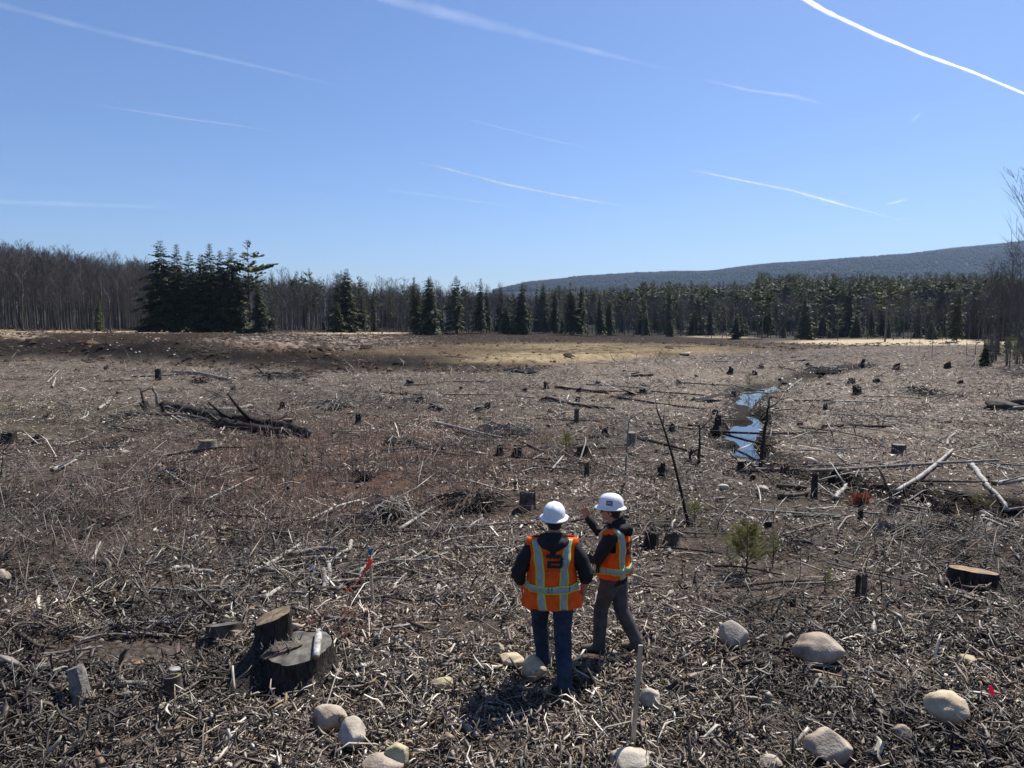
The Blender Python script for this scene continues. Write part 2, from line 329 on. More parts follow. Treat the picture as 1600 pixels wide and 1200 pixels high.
# ------------------------------------------------------------ trees
def v3(a, b_, c): return Vector((a, b_, c))
def bare_tree(seed, H=16, spread=1.0, low=.32, fork=0, nb=26):
    random.seed(seed); tr = MB(); cr = MB(); n = 11; pts = []; x = y = 0
    lx, ly = random.uniform(-.04, .04), random.uniform(-.04, .04); rb = H * .0095
    for i in range(n):
        t = i / (n - 1); pts.append(v3(x + lx * H * t * t, y + ly * H * t * t, H * t * .97)); x += random.uniform(-.09, .09); y += random.uniform(-.09, .09)
    rad = [rb * (1 - .93 * (i / (n - 1)) ** .85) * (1.35 if i == 0 else 1) for i in range(n)]
    tr.tube(pts, rad, 6, cap=False)
    def at_t(t): f = t * (n - 1); i = min(int(f), n - 2); return pts[i].lerp(pts[i + 1], f - i), rad[i] + (rad[i + 1] - rad[i]) * (f - i)
    leaders = [(at_t, low, 1.0)]
    if fork:
        p0, r0 = at_t(.42); a = random.uniform(0, 6.28); q = [p0]; dr = v3(math.cos(a) * .32, math.sin(a) * .32, 1).normalized()
        for i in range(6): dr = (dr + v3(random.uniform(-.06, .06), random.uniform(-.06, .06), .09)).normalized(); q.append(q[-1] + dr * H * .085)
        qr = [r0 * .8 * (1 - .9 * i / 6) for i in range(7)]; tr.tube(q, qr, 5, cap=False)
        leaders.append((lambda t, q=q, qr=qr: (q[min(int(t * 6), 5)].lerp(q[min(int(t * 6), 5) + 1], t * 6 - min(int(t * 6), 5)), qr[min(int(t * 6), 5)]), .2, .7))
    for fn, lo, k in leaders:
        for j in range(int(nb * k)):
            t = lo + (.985 - lo) * (j / (nb * k)) ** .85; p, r_ = fn(t); az = random.uniform(0, 6.28)
            L = H * spread * (.27 * (1 - ((t - .5) / .75) ** 2) * random.uniform(.6, 1.15)) * (1.1 - .62 * t); el = R(random.uniform(28, 58))
            d = v3(math.cos(az) * math.cos(el), math.sin(az) * math.cos(el), math.sin(el)); q = [p]; br = max(r_ * .42, .016)
            for s_ in range(4): d = (d + v3(random.uniform(-.14, .14), random.uniform(-.14, .14), .13)).normalized(); q.append(q[-1] + d * L / 4)
            cr.tube(q, [br, br * .75, br * .5, br * .32, .009], 3, cap=False)
            for m_ in range(6):
                f = random.uniform(.25, 1); i = min(int(f * 4), 3); b0 = q[i].lerp(q[i + 1], f * 4 - i if f < 1 else 1); dv = (q[i + 1] - q[i]).normalized()
                d2 = (dv + v3(random.uniform(-.8, .8), random.uniform(-.8, .8), random.uniform(-.1, .7))).normalized(); l2 = L * random.uniform(.25, .5)
                m1 = b0 + d2 * l2 * .5; e1 = m1 + (d2 + v3(0, 0, .25)).normalized() * l2 * .5
                cr.tube([b0, m1, e1], [.014, .010, .006], 3, cap=False)
                for w_ in range(4):
                    c0 = b0.lerp(e1, random.uniform(.3, 1)); d3 = (d2 + v3(random.uniform(-.8, .8), random.uniform(-.8, .8), random.uniform(-.1, .8))).normalized(); l3 = l2 * random.uniform(.35, .7)
                    sd_ = d3.orthogonal().normalized() * .008; e = c0 + d3 * l3; o3 = d3.cross(sd_)
                    cr.add([c0 + sd_, c0 - sd_ * .5 + o3 * .9, c0 - sd_ * .5 - o3 * .9, e], [(0, 1, 3), (1, 2, 3), (2, 0, 3)])
    return tr.mesh('bare_trunk', [M['tree_bark']], True), cr.mesh('bare_crown', [M['twig']])

def conifer(seed, H=16, width=.2, kind='hemlock', bare=.08):
    random.seed(seed); tr = MB(); cr = MB(); n = 8
    pts = [v3(random.uniform(-.05, .05) * (i > 0), random.uniform(-.05, .05) * (i > 0), H * i / (n - 1)) for i in range(n)]
    tr.tube(pts, [H * .012 * (1 - .95 * i / (n - 1)) for i in range(n)], 6, cap=False)
    z = H * bare; pine = kind == 'pine'
    while z < H * .985:
        t = z / H; whorl = random.randint(4, 6) if pine else random.randint(5, 7)
        env = (1 - t) ** .72 + .03 if not pine else (.35 + .65 * math.sin(math.pi * min(1, (1 - t) * 1.15 + .08))) * (1 - t ** 6)
        if pine and random.random() < .12: z += H * .035
        a0 = random.uniform(0, 6.28); g = random.uniform(.65, 1.25) * (1 + .22 * math.sin(z * 1.9 + seed) * math.sin(z * .83 + seed * 2))
        for k in range(whorl):
            az = a0 + 6.283 * k / whorl + random.uniform(-.3, .3); L = max(.28, H * width * env * random.uniform(.55, 1.12) * g)
            L *= 1 + .28 * math.cos(az - seed); 
            if random.random() < (.1 if t > .3 else .25): continue
            el = R(random.uniform(-5, 25) if pine else random.uniform(-22, 8)) + (t > .8) * R(25); d = v3(math.cos(az) * math.cos(el), math.sin(az) * math.cos(el), math.sin(el))
            b0 = v3(0, 0, z) + d * .05; q = [b0]
            for s_ in range(3): d = (d + v3(random.uniform(-.07, .07), random.uniform(-.07, .07), .07 if pine else -.09)).normalized(); q.append(q[-1] + d * L / 3)
            tr.tube(q, [.03, .022, .014, .006], 3, cap=False)
            ns = int(5 + L * (9 if pine else 8))
            for s_ in range(ns):
                f = random.uniform(.35 if pine else .12, 1.0); i = min(int(f * 3), 2); p = q[i].lerp(q[i + 1], min(f * 3 - i, 1)); side = random.choice((-1, 1))
                ax = (q[i + 1] - q[i]).normalized(); lat = ax.cross(v3(0, 0, 1)).normalized() * side; wd = (1 - .6 * f) * L * (.38 if pine else .42) + (.12 if t < .85 else .04)
                dd = (ax * random.uniform(.3, 1) + lat * random.uniform(.2, 1) + v3(0, 0, random.uniform(-.1, .5) if pine else random.uniform(-.5, .15))).normalized()
                e = p + dd * wd * random.uniform(.6, 1.1); mid = p.lerp(e, .55); wv = dd.cross(v3(random.uniform(-.5, .5), random.uniform(-.5, .5), 1)).normalized() * wd * random.uniform(.16, .30)
                dz = v3(0, 0, random.uniform(-.06, .06)); g0 = random.uniform(.55, 1.35)
                cc = (.072 * g0, .088 * g0, .034 * g0) if pine else (.082 * g0, .094 * g0, .036 * g0)
                cr.add([p, mid + wv + dz, e, mid - wv - dz], [(0, 1, 2), (0, 2, 3)], cc)
        z += H * (random.uniform(.02, .034) if pine else random.uniform(.011, .018)) * (1.25 if t < .3 else 1)
    return tr.mesh(kind + '_trunk', [M['tree_bark']], True), cr.mesh(kind + '_crown', [M['needles']])
M['needles'] = mat('needles', attr=True, rough=.6, spec=.25, translucent=.22)
M['needles_light'] = mat('needles_light', (.09, .105, .035), .6, .25, col2=(.17, .18, .07), vscale=.8, translucent=.3)

random.seed(99)
BARE = [bare_tree(100 + i, 16, random.uniform(.75, 1.1), (.3, .4, .5, .25)[i % 4], fork=i % 3 == 1, nb=(30, 24, 34)[i % 3]) for i in range(9)]
HEM = [conifer(200 + i, 16, (.235, .20, .26, .215)[i], 'hemlock', (.05, .1, .03, .12)[i]) for i in range(4)]
PIN = [conifer(300 + i, 16, (.20, .17, .22)[i], 'pine', (.4, .28, .5)[i]) for i in range(3)]
HLOW = [conifer(400 + i, 5, .32, 'hemlock', .02) for i in range(2)]

def tree(pair, name, x, y, H, label, group=None, base=16, rz=None, cat='tree', sx=1.0):
    e = empty(name, (x, y, T1(x, y) - .1), random.uniform(0, 6.28) if rz is None else rz); s_ = H / base; e.scale = (s_ * sx, s_ * sx, s_)
    obj('trunk', pair[0], e); obj('crown', pair[1], e); tag(e, label, cat, group); return e
DX = [-400, 0, 240, 400, 480, 600, 800, 1100, 1300, 1500, 1700, 2100]; DY = [118, 124, 122, 122, 138, 150, 160, 170, 184, 165, 120, 100]
TX = [-400, 0, 60, 120, 235, 300, 410, 500, 600, 700, 830, 1000, 1200, 1400, 1600, 2000]
TY = [362, 371, 378, 384, 398, 405, 413, 424, 430, 437, 442, 447, 447, 445, 436, 418]
def xy(px, y): return (px - 800) / F * y, y
def Htop(py, x, y): return (495 - py) / F * y + CAMH - T1(x, y)
random.seed(5)
# named evergreens of the clump and the edge
NAMED = [  # px, top py, distance factor, kind index, width, label
    (258, 374, .955, ('h', 0), 1.05, 'dark evergreen with a pointed top, leftmost of the tall evergreen clump'),
    (283, 381, .97, ('h', 1), 1.0, 'dark narrow evergreen second from the left in the tall clump'),
    (300, 392, .96, ('h', 3), .95, 'slightly shorter dark evergreen in the left half of the tall clump'),
    (318, 396, .985, ('h', 2), .9, 'short dark evergreen in the gap at the middle of the tall clump'),
    (334, 380, .965, ('h', 1), 1.05, 'pointed dark evergreen in the middle of the tall clump'),
    (349, 391, .95, ('h', 3), 1.0, 'dark evergreen just right of the middle point of the tall clump'),
    (366, 385, .96, ('h', 0), .9, 'dark evergreen standing against the left of the layered white pine'),
    (392, 375, .975, ('p', 0), .95, 'white pine with flat layered branches, tallest at the right end of the clump'),
    (405, 440, .94, ('h', 2), .8, 'yellow green evergreen below the layered white pine'),
    (545, 418, .98, ('h', 0), 1.05, 'tall dark evergreen poking above bare woods, right of the clump'),
    (528, 470, .95, ('h', 2), .9, 'low bushy evergreen at the foot of the tall lone evergreen'),
    (648, 432, .99, ('h', 1), .8, 'evergreen tip just left of the broad dark evergreen at the wood edge'),
    (674, 430, .95, ('h', 2), .85, 'broad dark evergreen full to the ground at the wood edge'),
    (714, 430, .98, ('h', 3), .9, 'dark evergreen with a spiky tip right of the broad dark evergreen'),
    (752, 434, 1.0, ('h', 1), .8, 'thin evergreen between two pointed ones at the wood edge'),
    (817, 438, .97, ('h', 0), .9, 'dark evergreen whose tip touches the left end of the hill line'),
    (890, 440, .97, ('h', 1), .9, 'dark narrow evergreen at the edge left of the slim tall pine'),
    (909, 444, .98, ('h', 3), .75, 'evergreen with a small tip beside the narrow one at the edge'),
    (952, 460, .96, ('h', 1), .7, 'short spire-like evergreen at the wood edge'),
    (1002, 434, .98, ('p', 1), .65, 'slim tall pine rising above the woods against the hill'),
    (937, 452, .95, ('h', 1), .7, 'narrow dark evergreen beside the spire-like one'),
    (1150, 488, .90, ('h', 2), .85, 'small round dark evergreen standing out before the wood edge'),
    (1190, 440, .93, ('p', 0), .9, 'olive white pine at the edge left of the sand strip'),
    (1255, 455, .93, ('h', 0), .8, 'dark evergreen at the left end of the sand strip'),
    (1382, 432, .88, ('p', 2), .95, 'dark pine with broad lower branches standing behind the sand strip'),
    (1308, 468, .92, ('p', 1), .8, 'smaller dark evergreen left of the broad pine behind the sand'),
    (1494, 438, .62, ('h', 3), .62, 'dark ragged evergreen standing in front of the sand strip'),
]
for px, top, k, (kd, i), sx, lab in NAMED:
    x, y = xy(px, float(np.interp(px, DX, DY)) * k); tree((HEM if kd == 'h' else PIN)[i], 'evergreen_tree' if kd == 'h' else 'pine_tree', x, y, Htop(top, x, y), lab, sx=sx * 1.2)
# front rows of bare trees, one object each
cnt = 0
for i in range(270):
    px = -60 + 1720 * (i + random.random()) / 270; y = float(np.interp(px, DX, DY)) * random.uniform(.94 if (px > 420 and i % 3 == 0) else .985, 1.14)
    x, y = xy(px, y); top = float(np.interp(px, TX, TY)) + abs(random.gauss(0, 9)) + (14 if random.random() < .25 else 0)
    if 245 < px < 405: top = max(top, 432)
    if px > 840: top += random.uniform(0, 16)
    tree(random.choice(BARE), 'bare_tree', x, y, Htop(top, x, y), 'slender leafless grey tree in the front rows of the woods behind the clearing', 'leafless trees along the wood edge', sx=random.uniform(.7, 1.15))
for i in range(34):
    px = random.choice([random.uniform(400, 1600), random.uniform(850, 1500), random.uniform(0, 1600)]); y = float(np.interp(px, DX, DY)) * random.uniform(.98, 1.10)
    x, y = xy(px, y); H = random.uniform(1.8, 7)
    tree(random.choice(HLOW), 'young_evergreen', x, y, H, 'low dark young evergreen in the understory at the wood edge', 'young evergreens under the wood edge', base=5, sx=random.uniform(.8, 1.3))
for i in range(95):
    px = random.choice([random.uniform(420, 900), random.uniform(600, 1600), random.uniform(860, 1600), random.uniform(1180, 1450)]); y = float(np.interp(px, DX, DY)) * random.uniform(1.02, 1.25)
    x, y = xy(px, y); top = float(np.interp(px, TX, TY)) + random.uniform(-6, 45) - (10 if px > 1150 else 0)
    tree(random.choice(HEM + PIN), 'evergreen_tree', x, y, Htop(top, x, y), 'dark evergreen standing among the leafless trees of the wood edge', 'evergreens among the leafless trees', sx=random.uniform(.6, 1.1))
# yellow green young hemlocks seen against the dark woods
yg = [(158, 466, .97, 'yellow green young evergreen in the bare woods at the left'), (1573, 505, .50, 'yellow green evergreen bush at the foot of the trees at the right edge')]
for px, top, k, lab in yg:
    x, y = xy(px, float(np.interp(px, DX, DY)) * k); e = tree(HLOW[0], 'young_evergreen', x, y, Htop(top, x, y), lab, base=5, sx=.55)
    for ch in e.children:
        if ch.name.startswith('crown'): ch.data = ch.data.copy(); ch.data.materials.clear(); ch.data.materials.append(M['needles_light'])
# the woods behind as one mass
def mass(name, pts, pairs, kindname):
    src = bpy.data.collections.new(name + '_sources')
    for k, pr in enumerate(pairs):
        bm = bmesh.new(); bm.from_mesh(pr[0]); n0 = len(bm.faces); bm.from_mesh(pr[1]); bm.faces.ensure_lookup_table()
        for f in bm.faces[n0:]: f.material_index = 1
        me = bpy.data.meshes.new('%s_%d' % (kindname, k)); bm.to_mesh(me); bm.free(); me.materials.append(pr[0].materials[0]); me.materials.append(pr[1].materials[0])
        src.objects.link(bpy.data.objects.new('%s_source' % kindname, me))
    me = bpy.data.meshes.new(name); me.from_pydata([p[:3] for p in pts], [], [])
    for nm, ty, dat in (('rz', 'FLOAT', [p[3] for p in pts]), ('sc', 'FLOAT', [p[4] for p in pts]), ('ix', 'INT', [random.randrange(len(pairs)) for _ in pts])):
        me.attributes.new(nm, ty, 'POINT').data.foreach_set('value', dat)
    o = obj(name, me); o['kind'] = 'stuff'
    g = bpy.data.node_groups.new(name, 'GeometryNodeTree'); g.interface.new_socket('Geometry', in_out='INPUT', socket_type='NodeSocketGeometry'); g.interface.new_socket('Geometry', in_out='OUTPUT', socket_type='NodeSocketGeometry')
    N = g.nodes.new; i_ = N('NodeGroupInput'); o_ = N('NodeGroupOutput'); ip = N('GeometryNodeInstanceOnPoints'); ci = N('GeometryNodeCollectionInfo'); ci.inputs[0].default_value = src; ci.inputs[1].default_value = True; ci.inputs[2].default_value = True
    def na(nm, ty): a = N('GeometryNodeInputNamedAttribute'); a.data_type = ty; a.inputs[0].default_value = nm; return a.outputs[0]
    cx = N('ShaderNodeCombineXYZ'); L = g.links.new; L(na('rz', 'FLOAT'), cx.inputs[2]); ip.inputs['Pick Instance'].default_value = True
    L(i_.outputs[0], ip.inputs['Points']); L(ci.outputs[0], ip.inputs['Instance']); L(na('ix', 'INT'), ip.inputs['Instance Index']); L(cx.outputs[0], ip.inputs['Rotation'])
    L(na('sc', 'FLOAT'), ip.inputs['Scale']); L(ip.outputs[0], o_.inputs[0])
    md = o.modifiers.new('scatter', 'NODES'); md.node_group = g; return o
def scatter(n, pr, fy, ftop, jit):
    out = []
    for _ in range(n):
        px = random.uniform(*pr); y = fy(px); x, y = xy(px, y); H = Htop(ftop(px) + abs(random.gauss(0, jit)), x, y)
        if 3.5 < H < 29: out.append((x, y, T1(x, y) - .1, random.uniform(0, 6.28), H / 16))
    return out
dist = lambda px: float(np.interp(px, DX, DY)); topl = lambda px: float(np.interp(px, TX, TY)) + 14 * (float(vn(np.array([px / 23]), np.array([0.]), 3)[0]) - .5)
mass('woods_behind', scatter(2600, (-260, 1860), lambda p: dist(p) * random.uniform(1.12, 2.1), lambda p: topl(p) + 15, 11) + scatter(2800, (-200, 1800), lambda p: dist(p) * random.uniform(1.02, 1.7), lambda p: topl(p) + random.uniform(30, 85), 8), BARE[:5], 'bare_mass')
pk = lambda p: 428 if p > 1180 else 441
mass('evergreen_woods_behind', scatter(620, (850, 1640), lambda p: random.uniform(235, 390), lambda p: pk(p) - 4 + (8 if p < 1000 else 0), 14)
     + scatter(110, (420, 1640), lambda p: dist(p) * random.uniform(1.1, 1.5), lambda p: topl(p) + 12, 14), PIN + HEM[:2], 'evergreen_mass')
# tall thin trees at the right edge, nearer
RE = [(random.uniform(1532, 1640), random.uniform(549, 572), random.uniform(365, 450), random.uniform(.7, 1.1), 0) for _ in range(26)]
for i, (px, pb, top, sx, _) in enumerate(RE):
    p = at(px, pb); tree(BARE[i % 9], 'bare_tree', p.x, p.y, Htop(top, p.x, p.y), 'thin leafless tree in the near clump at the right edge of the clearing', 'thin leafless trees at the right edge', sx=sx * .9)
p = at(1628, 575); tree(bare_tree(777, 16, 1.5, .38, 1, 34), 'bare_tree', p.x, p.y, Htop(262, p.x, p.y), 'tallest bare tree at the right edge, spreading limbs high over the hill', sx=1.0)
for px, pb, top, lab in ((1456, 558, 478, 'crooked thin bare sapling standing alone before the sand strip'), (1422, 548, 492, 'thin bare sapling before the left half of the sand strip'), (1436, 549, 488, 'straight bare sapling left of the crooked one before the sand'),
                         (1524, 554, 455, 'leaning bare tree just left of the clump at the right edge'), (1510, 552, 480, 'short bare tree before the right end of the sand strip')):
    p = at(px, pb); tree(random.choice(BARE), 'bare_sapling', p.x, p.y, Htop(top, p.x, p.y), lab, sx=.6)

random.seed(77)
for i in range(16):
    p = at(random.uniform(1535, 1650), random.uniform(552, 574)); g = i % 3 == 0
    tree(HLOW[i % 2] if g else BARE[i % 9], 'young_evergreen' if g else 'bare_sapling', p.x, p.y, random.uniform(1.5, 3.6), 'low green young evergreen at the foot of the right edge clump' if g else 'low leafless brush tree at the foot of the right edge clump', 'young evergreens at the right edge' if g else 'low leafless brush at the right edge', base=5 if g else 16, sx=1.0 if g else 2.2)
# ------------------------------------------------------------ forest on the hill, one mass
def hill_forest():
    n = 26000; px = RNG.uniform(640, 1900, n); y = RNG.uniform(2150, 3120, n) ; x = (px - 800) / F * y; z = T(x, y)
    el = (z - CAMH) / y; keep = el > .035; x, y, z = x[keep], y[keep], z[keep]; n = len(x)
    con = (fbm(x / 300, y / 300, 71) + RNG.uniform(-.25, .25, n)) > .05; h = RNG.uniform(7, 10, n) + con * 3; rad = np.where(con, 3.6, 6.5) * RNG.uniform(.7, 1.2, n); a = RNG.uniform(0, 6.28, n)
    V = []; 
    for k in range(3): V.append(np.stack([x + rad * np.cos(a + k * 2.094), y + rad * np.sin(a + k * 2.094), z + h * np.where(con, .15, .45)], 1))
    V.append(np.stack([x, y, z + h], 1)); V.append(np.stack([x, y, z - 1], 1)); V = np.stack(V, 1).reshape(-1, 3); b_ = np.arange(n)[:, None] * 5
    Fq = np.concatenate([b_ + np.array([[0, 1, 3]]), b_ + np.array([[1, 2, 3]]), b_ + np.array([[2, 0, 3]]), b_ + np.array([[1, 0, 4]]), b_ + np.array([[2, 1, 4]]), b_ + np.array([[0, 2, 4]])])
    g = RNG.uniform(.8, 1.2, n)[:, None]; c = np.where(con[:, None], np.array([[.008, .012, .009]]), np.array([[.012, .012, .014]])) * g
    o = obj('hill_forest', fast_mesh('hill_forest', V, Fq, [M['leafless_far']], np.repeat(c, 5, 0))); o['kind'] = 'stuff'
M['leafless_far'] = mat('far_forest', attr=True, rough=.9, spec=.1)
hill_forest()

# ------------------------------------------------------------ haze over the valley
hz = bpy.data.materials.new('haze'); hz.use_nodes = True; hn = hz.node_tree; hn.nodes.clear()
pv = hn.nodes.new('ShaderNodeVolumePrincipled'); pv.inputs['Color'].default_value = (.50, .70, 1, 1); pv.inputs['Density'].default_value = .00008; pv.inputs['Anisotropy'].default_value = .2
ho = hn.nodes.new('ShaderNodeOutputMaterial'); hn.links.new(pv.outputs[0], ho.inputs['Volume'])
_m = MB(); S_, zb, zt = 5000, -40, 430
_m.add([(-S_, -S_, zb), (S_, -S_, zb), (S_, S_, zb), (-S_, S_, zb), (-S_, -S_, zt), (S_, -S_, zt), (S_, S_, zt), (-S_, S_, zt)], [(0, 3, 2, 1), (4, 5, 6, 7), (0, 1, 5, 4), (1, 2, 6, 5), (2, 3, 7, 6), (3, 0, 4, 7)])
o = obj('haze', _m.mesh('haze', [hz])); o['kind'] = 'stuff'

# ------------------------------------------------------------ contrails: thin bodies of ice cloud high up
M['ice'] = bpy.data.materials.new('contrail_ice'); M['ice'].use_nodes = True
_n = M['ice'].node_tree; _n.nodes.clear(); _N = _n.nodes.new; _L = _n.links.new
_d = _N('ShaderNodeBsdfDiffuse'); _d.inputs[0].default_value = (.9, .9, .9, 1); _t = _N('ShaderNodeBsdfTranslucent'); _t.inputs[0].default_value = (.95, .95, .95, 1)
_m1 = _N('ShaderNodeMixShader'); _m1.inputs[0].default_value = 1.0; _L(_d.outputs[0], _m1.inputs[1]); _L(_t.outputs[0], _m1.inputs[2])
_tp = _N('ShaderNodeBsdfTransparent'); _at = _N('ShaderNodeAttribute'); _at.attribute_name = 'Col'; _sx = _N('ShaderNodeSeparateColor'); _L(_at.outputs['Color'], _sx.inputs[0])
_tc = _N('ShaderNodeTexCoord'); _ns = _N('ShaderNodeTexNoise'); _ns.inputs['Scale'].default_value = .006; _ns.inputs['Detail'].default_value = 6; _L(_tc.outputs['Object'], _ns.inputs['Vector'])
_mr = _N('ShaderNodeMapRange'); _mr.inputs[1].default_value = .3; _mr.inputs[2].default_value = .7; _mr.inputs[3].default_value = .7; _mr.inputs[4].default_value = 1.3; _L(_ns.outputs[0], _mr.inputs[0])
_mu = _N('ShaderNodeMath'); _mu.operation = 'MULTIPLY'; _mu.use_clamp = True; _L(_sx.outputs[0], _mu.inputs[0]); _L(_mr.outputs[0], _mu.inputs[1])
_m2 = _N('ShaderNodeMixShader'); _L(_mu.outputs[0], _m2.inputs[0]); _L(_tp.outputs[0], _m2.inputs[1]); _L(_m1.outputs[0], _m2.inputs[2]); _o = _N('ShaderNodeOutputMaterial'); _L(_m2.outputs[0], _o.inputs[0])
def trail(name, pix, wid, dens, alt, label, fade=(1, 1)):
    V = []; C_ = []; N = 90; K = 9; xs = [p[0] for p in pix]; yt = [p[1] for p in pix]; P = []; W = []; A = []
    a = math.cos(PITCH)
    for i in range(N + 1):
        t = i / N; px = xs[0] + (xs[-1] - xs[0]) * t; py = float(np.interp(px, xs, yt))
        dy = a + (600 - py) / F * math.sin(PITCH); dz = (600 - py) / F * a - math.sin(PITCH); k = (alt - CAMH) / dz; q = Vector(((px - 800) / F * k, dy * k, alt)); P.append(q)
        wpx = float(np.interp(t, np.linspace(0, 1, len(wid)), wid)) * (1 + .5 * (float(vn(np.array([px / 11]), np.array([alt + xs[0]]), 4)[0]) - .5))
        W.append(wpx * .48 / F * q.length); A.append(dens * (.55 + .9 * float(vn(np.array([px / 37]), np.array([xs[0]]), 8)[0])) * min(1, t / .3 if fade[0] else 1, (1 - t) / .35 if fade[1] else 1))
    for i, q in enumerate(P):                            # a lens shaped body, densest along its middle
        tn = (P[min(i + 1, N)] - P[max(i - 1, 0)]).normalized(); sd_ = tn.cross(q.normalized()).normalized(); up = sd_.cross(tn).normalized()
        for side in (1, -1):
            for k in range(K):
                u = -1 + 2 * k / (K - 1); V.append(q + sd_ * W[i] * u + up * side * W[i] * .35 * (1 - u * u)); e = (1 - u * u) ** 1.5 * A[i]; C_.append((e, e, e))
    Fq = []
    for i in range(N):
        for s0 in (0, K):
            for k in range(K - 1):
                b0 = i * 2 * K + s0 + k; q = (b0, b0 + 1, b0 + 2 * K + 1, b0 + 2 * K); Fq.append(q if s0 else q[::-1])
    me = bpy.data.meshes.new(name); me.from_pydata([tuple(v) for v in V], [], Fq); me.materials.append(M['ice']); setcol(me, np.array(C_, np.float32))
    o = obj('contrail', me); tag(o, label, 'contrail'); o.visible_shadow = True; return o
TR = [([(1235, -14), (1290, 18), (1370, 55), (1440, 84), (1520, 113), (1640, 163)], (6.5, 5.5, 4.5, 3.5, 3), 0.950, 'bright white contrail slanting down at the top right', (0, 0)),
      ([(590, -6), (660, 12), (760, 37), (860, 63), (960, 88), (1060, 112)], (16, 20, 16, 9, 5), 0.053, 'wide faint contrail crossing the top middle of the sky', (0, 1)),
      ([(1090, 122), (1170, 141), (1240, 150), (1310, 168)], (4, 5, 7, 3), 0.050, 'thin faint contrail continuing right of the wide one', (1, 1)),
      ([(-10, 5), (80, 29), (200, 59), (350, 92), (450, 115), (600, 152)], (10, 9, 7, 6, 3), 0.050, 'long soft contrail across the upper left sky', (0, 1)),
      ([(115, 158), (190, 170), (300, 187), (380, 197), (480, 214)], (3, 4, 3, 3), 0.068, 'thin contrail in the left sky below the long soft one', (1, 1)),
      ([(640, 250), (700, 264), (790, 288), (870, 304), (1000, 327)], (3, 4, 4, 3), 0.372, 'crisp thin contrail above the woods in the middle sky', (1, 1)),
      ([(1075, 264), (1140, 278), (1235, 297), (1320, 321), (1430, 349)], (3, 4, 5, 4, 2), 0.341, 'crisp contrail low in the right sky above the hill', (1, 1)),
      ([(-10, 315), (90, 318), (200, 322), (310, 326)], (7, 9, 7, 4), 0.043, 'pale flat contrail low over the bare woods at the left', (0, 1)),
      ([(580, 294), (680, 306), (770, 318), (870, 333)], (5, 4, 3, 3), 0.074, 'faint contrail just below the crisp middle one', (1, 1)),
      ([(710, 180), (780, 199), (860, 219), (950, 238)], (3, 3, 3, 2), 0.062, 'very faint thin contrail in the centre of the sky', (1, 1)),
      ([(1380, 320), (1400, 316), (1421, 310)], (2, 4, 5), 0.099, 'tiny wisp of contrail low at the right over the hill', (1, 1)),
      ([(1422, 192), (1432, 183), (1442, 175)], (3, 7, 4), 0.056, 'tiny wisp of contrail high at the right', (1, 1))]
for i, (pix, wid, dens, lab, fd) in enumerate(TR): trail('contrail_ice_%d' % i, pix, wid, dens, 2300, lab, fd)

EXC = [(.325, 7.04, .17, .93), (.50, 6.60, .19, .95), (.54, 6.50, .12, .9), (.89, 7.35, .20, .93), (1.30, 7.34, .20, .93), (.84, 7.42, .14, .9)]   # spots the litter keeps clear of: boots, stones, stumps
# ------------------------------------------------------------ stumps
def stump_mesh(seed, r=.25, h=.3, tilt=(0, 0), flare=1.0, roots=5, cut='cut_tan', bark='bark_dark', jag=0):
    random.seed(seed); n = 40; rings = 8; V = []; rp = [(random.uniform(0, 6.28), random.uniform(.3, 1.0), random.uniform(2.5, 6)) for _ in range(roots)]; lob = [random.uniform(-.045, .045) for _ in range(6)]
    for i in range(rings):
        t = i / (rings - 1); z = -.12 + (h + .12) * t; fl = max(0, 1 - (z + .02) / (h * .75 + .01)) ** 2
        for k in range(n):
            a = 2 * math.pi * k / n; rr = r * (1 + sum(l * math.cos((j + 2) * a + j) for j, l in enumerate(lob)))
            rr *= 1 + flare * fl * (.18 + sum(s_ * math.exp(-w_ * (1 - math.cos(a - c))) for c, s_, w_ in rp) * .75) + random.uniform(-.025, .025) + .05 * abs(math.sin(a * 7 + seed)) * (1 - t * .4)
            zz = z
            if t > .5: zz += (math.cos(a) * tilt[0] + math.sin(a) * tilt[1]) * rr * (t - .5) * 2 + (random.uniform(0, jag) if i == rings - 1 else 0)
            V.append((rr * math.cos(a), rr * math.sin(a), zz))
    Fq = [(i * n + k, i * n + (k + 1) % n, (i + 1) * n + (k + 1) % n, (i + 1) * n + k) for i in range(rings - 1) for k in range(n)]
    me = bpy.data.meshes.new('stump_bark'); me.from_pydata(V, [], Fq); me.materials.append(M[bark]); me.polygons.foreach_set('use_smooth', [True] * len(Fq))
    # cut face: two steps, slightly domed, a hair under the bark rim
    top = V[-n:]; cx, cy = 0, 0; W = []
    for f, dz in ((.965, -.006), (.6, .0), (.25, .004)):
        for (x, y, z) in top: W.append((x * f, y * f, h + (z - h) * f * (0 if jag else 1) + dz * (r / .25) + (random.uniform(-.01, .02) if jag else random.uniform(-.002, .003))))
    W.append((0, 0, h + .004)); F2 = [(i * n + k, i * n + (k + 1) % n, (i + 1) * n + (k + 1) % n, (i + 1) * n + k) for i in range(2) for k in range(n)] + [(2 * n + k, 2 * n + (k + 1) % n, 3 * n) for k in range(n)]
    m2 = bpy.data.meshes.new('stump_cut'); m2.from_pydata(W, [], F2); m2.materials.append(M[cut]); me.update(); m2.update(); return me, m2
def put_stump(pair, p, label, rz=0, sc=(1, 1, 1), group=None, dz=0, rot=None):
    e = empty('tree_stump', (p.x, p.y, p.z + dz), rz); e.scale = sc
    if rot: e.rotation_euler = rot
    obj('bark', pair[0], e); obj('cut_face', pair[1], e); tag(e, label, 'stump', group); return e
MPX = lambda p: (p.y * math.cos(PITCH) + (CAMH - p.z) * math.sin(PITCH)) / F    # metres per photograph pixel at p
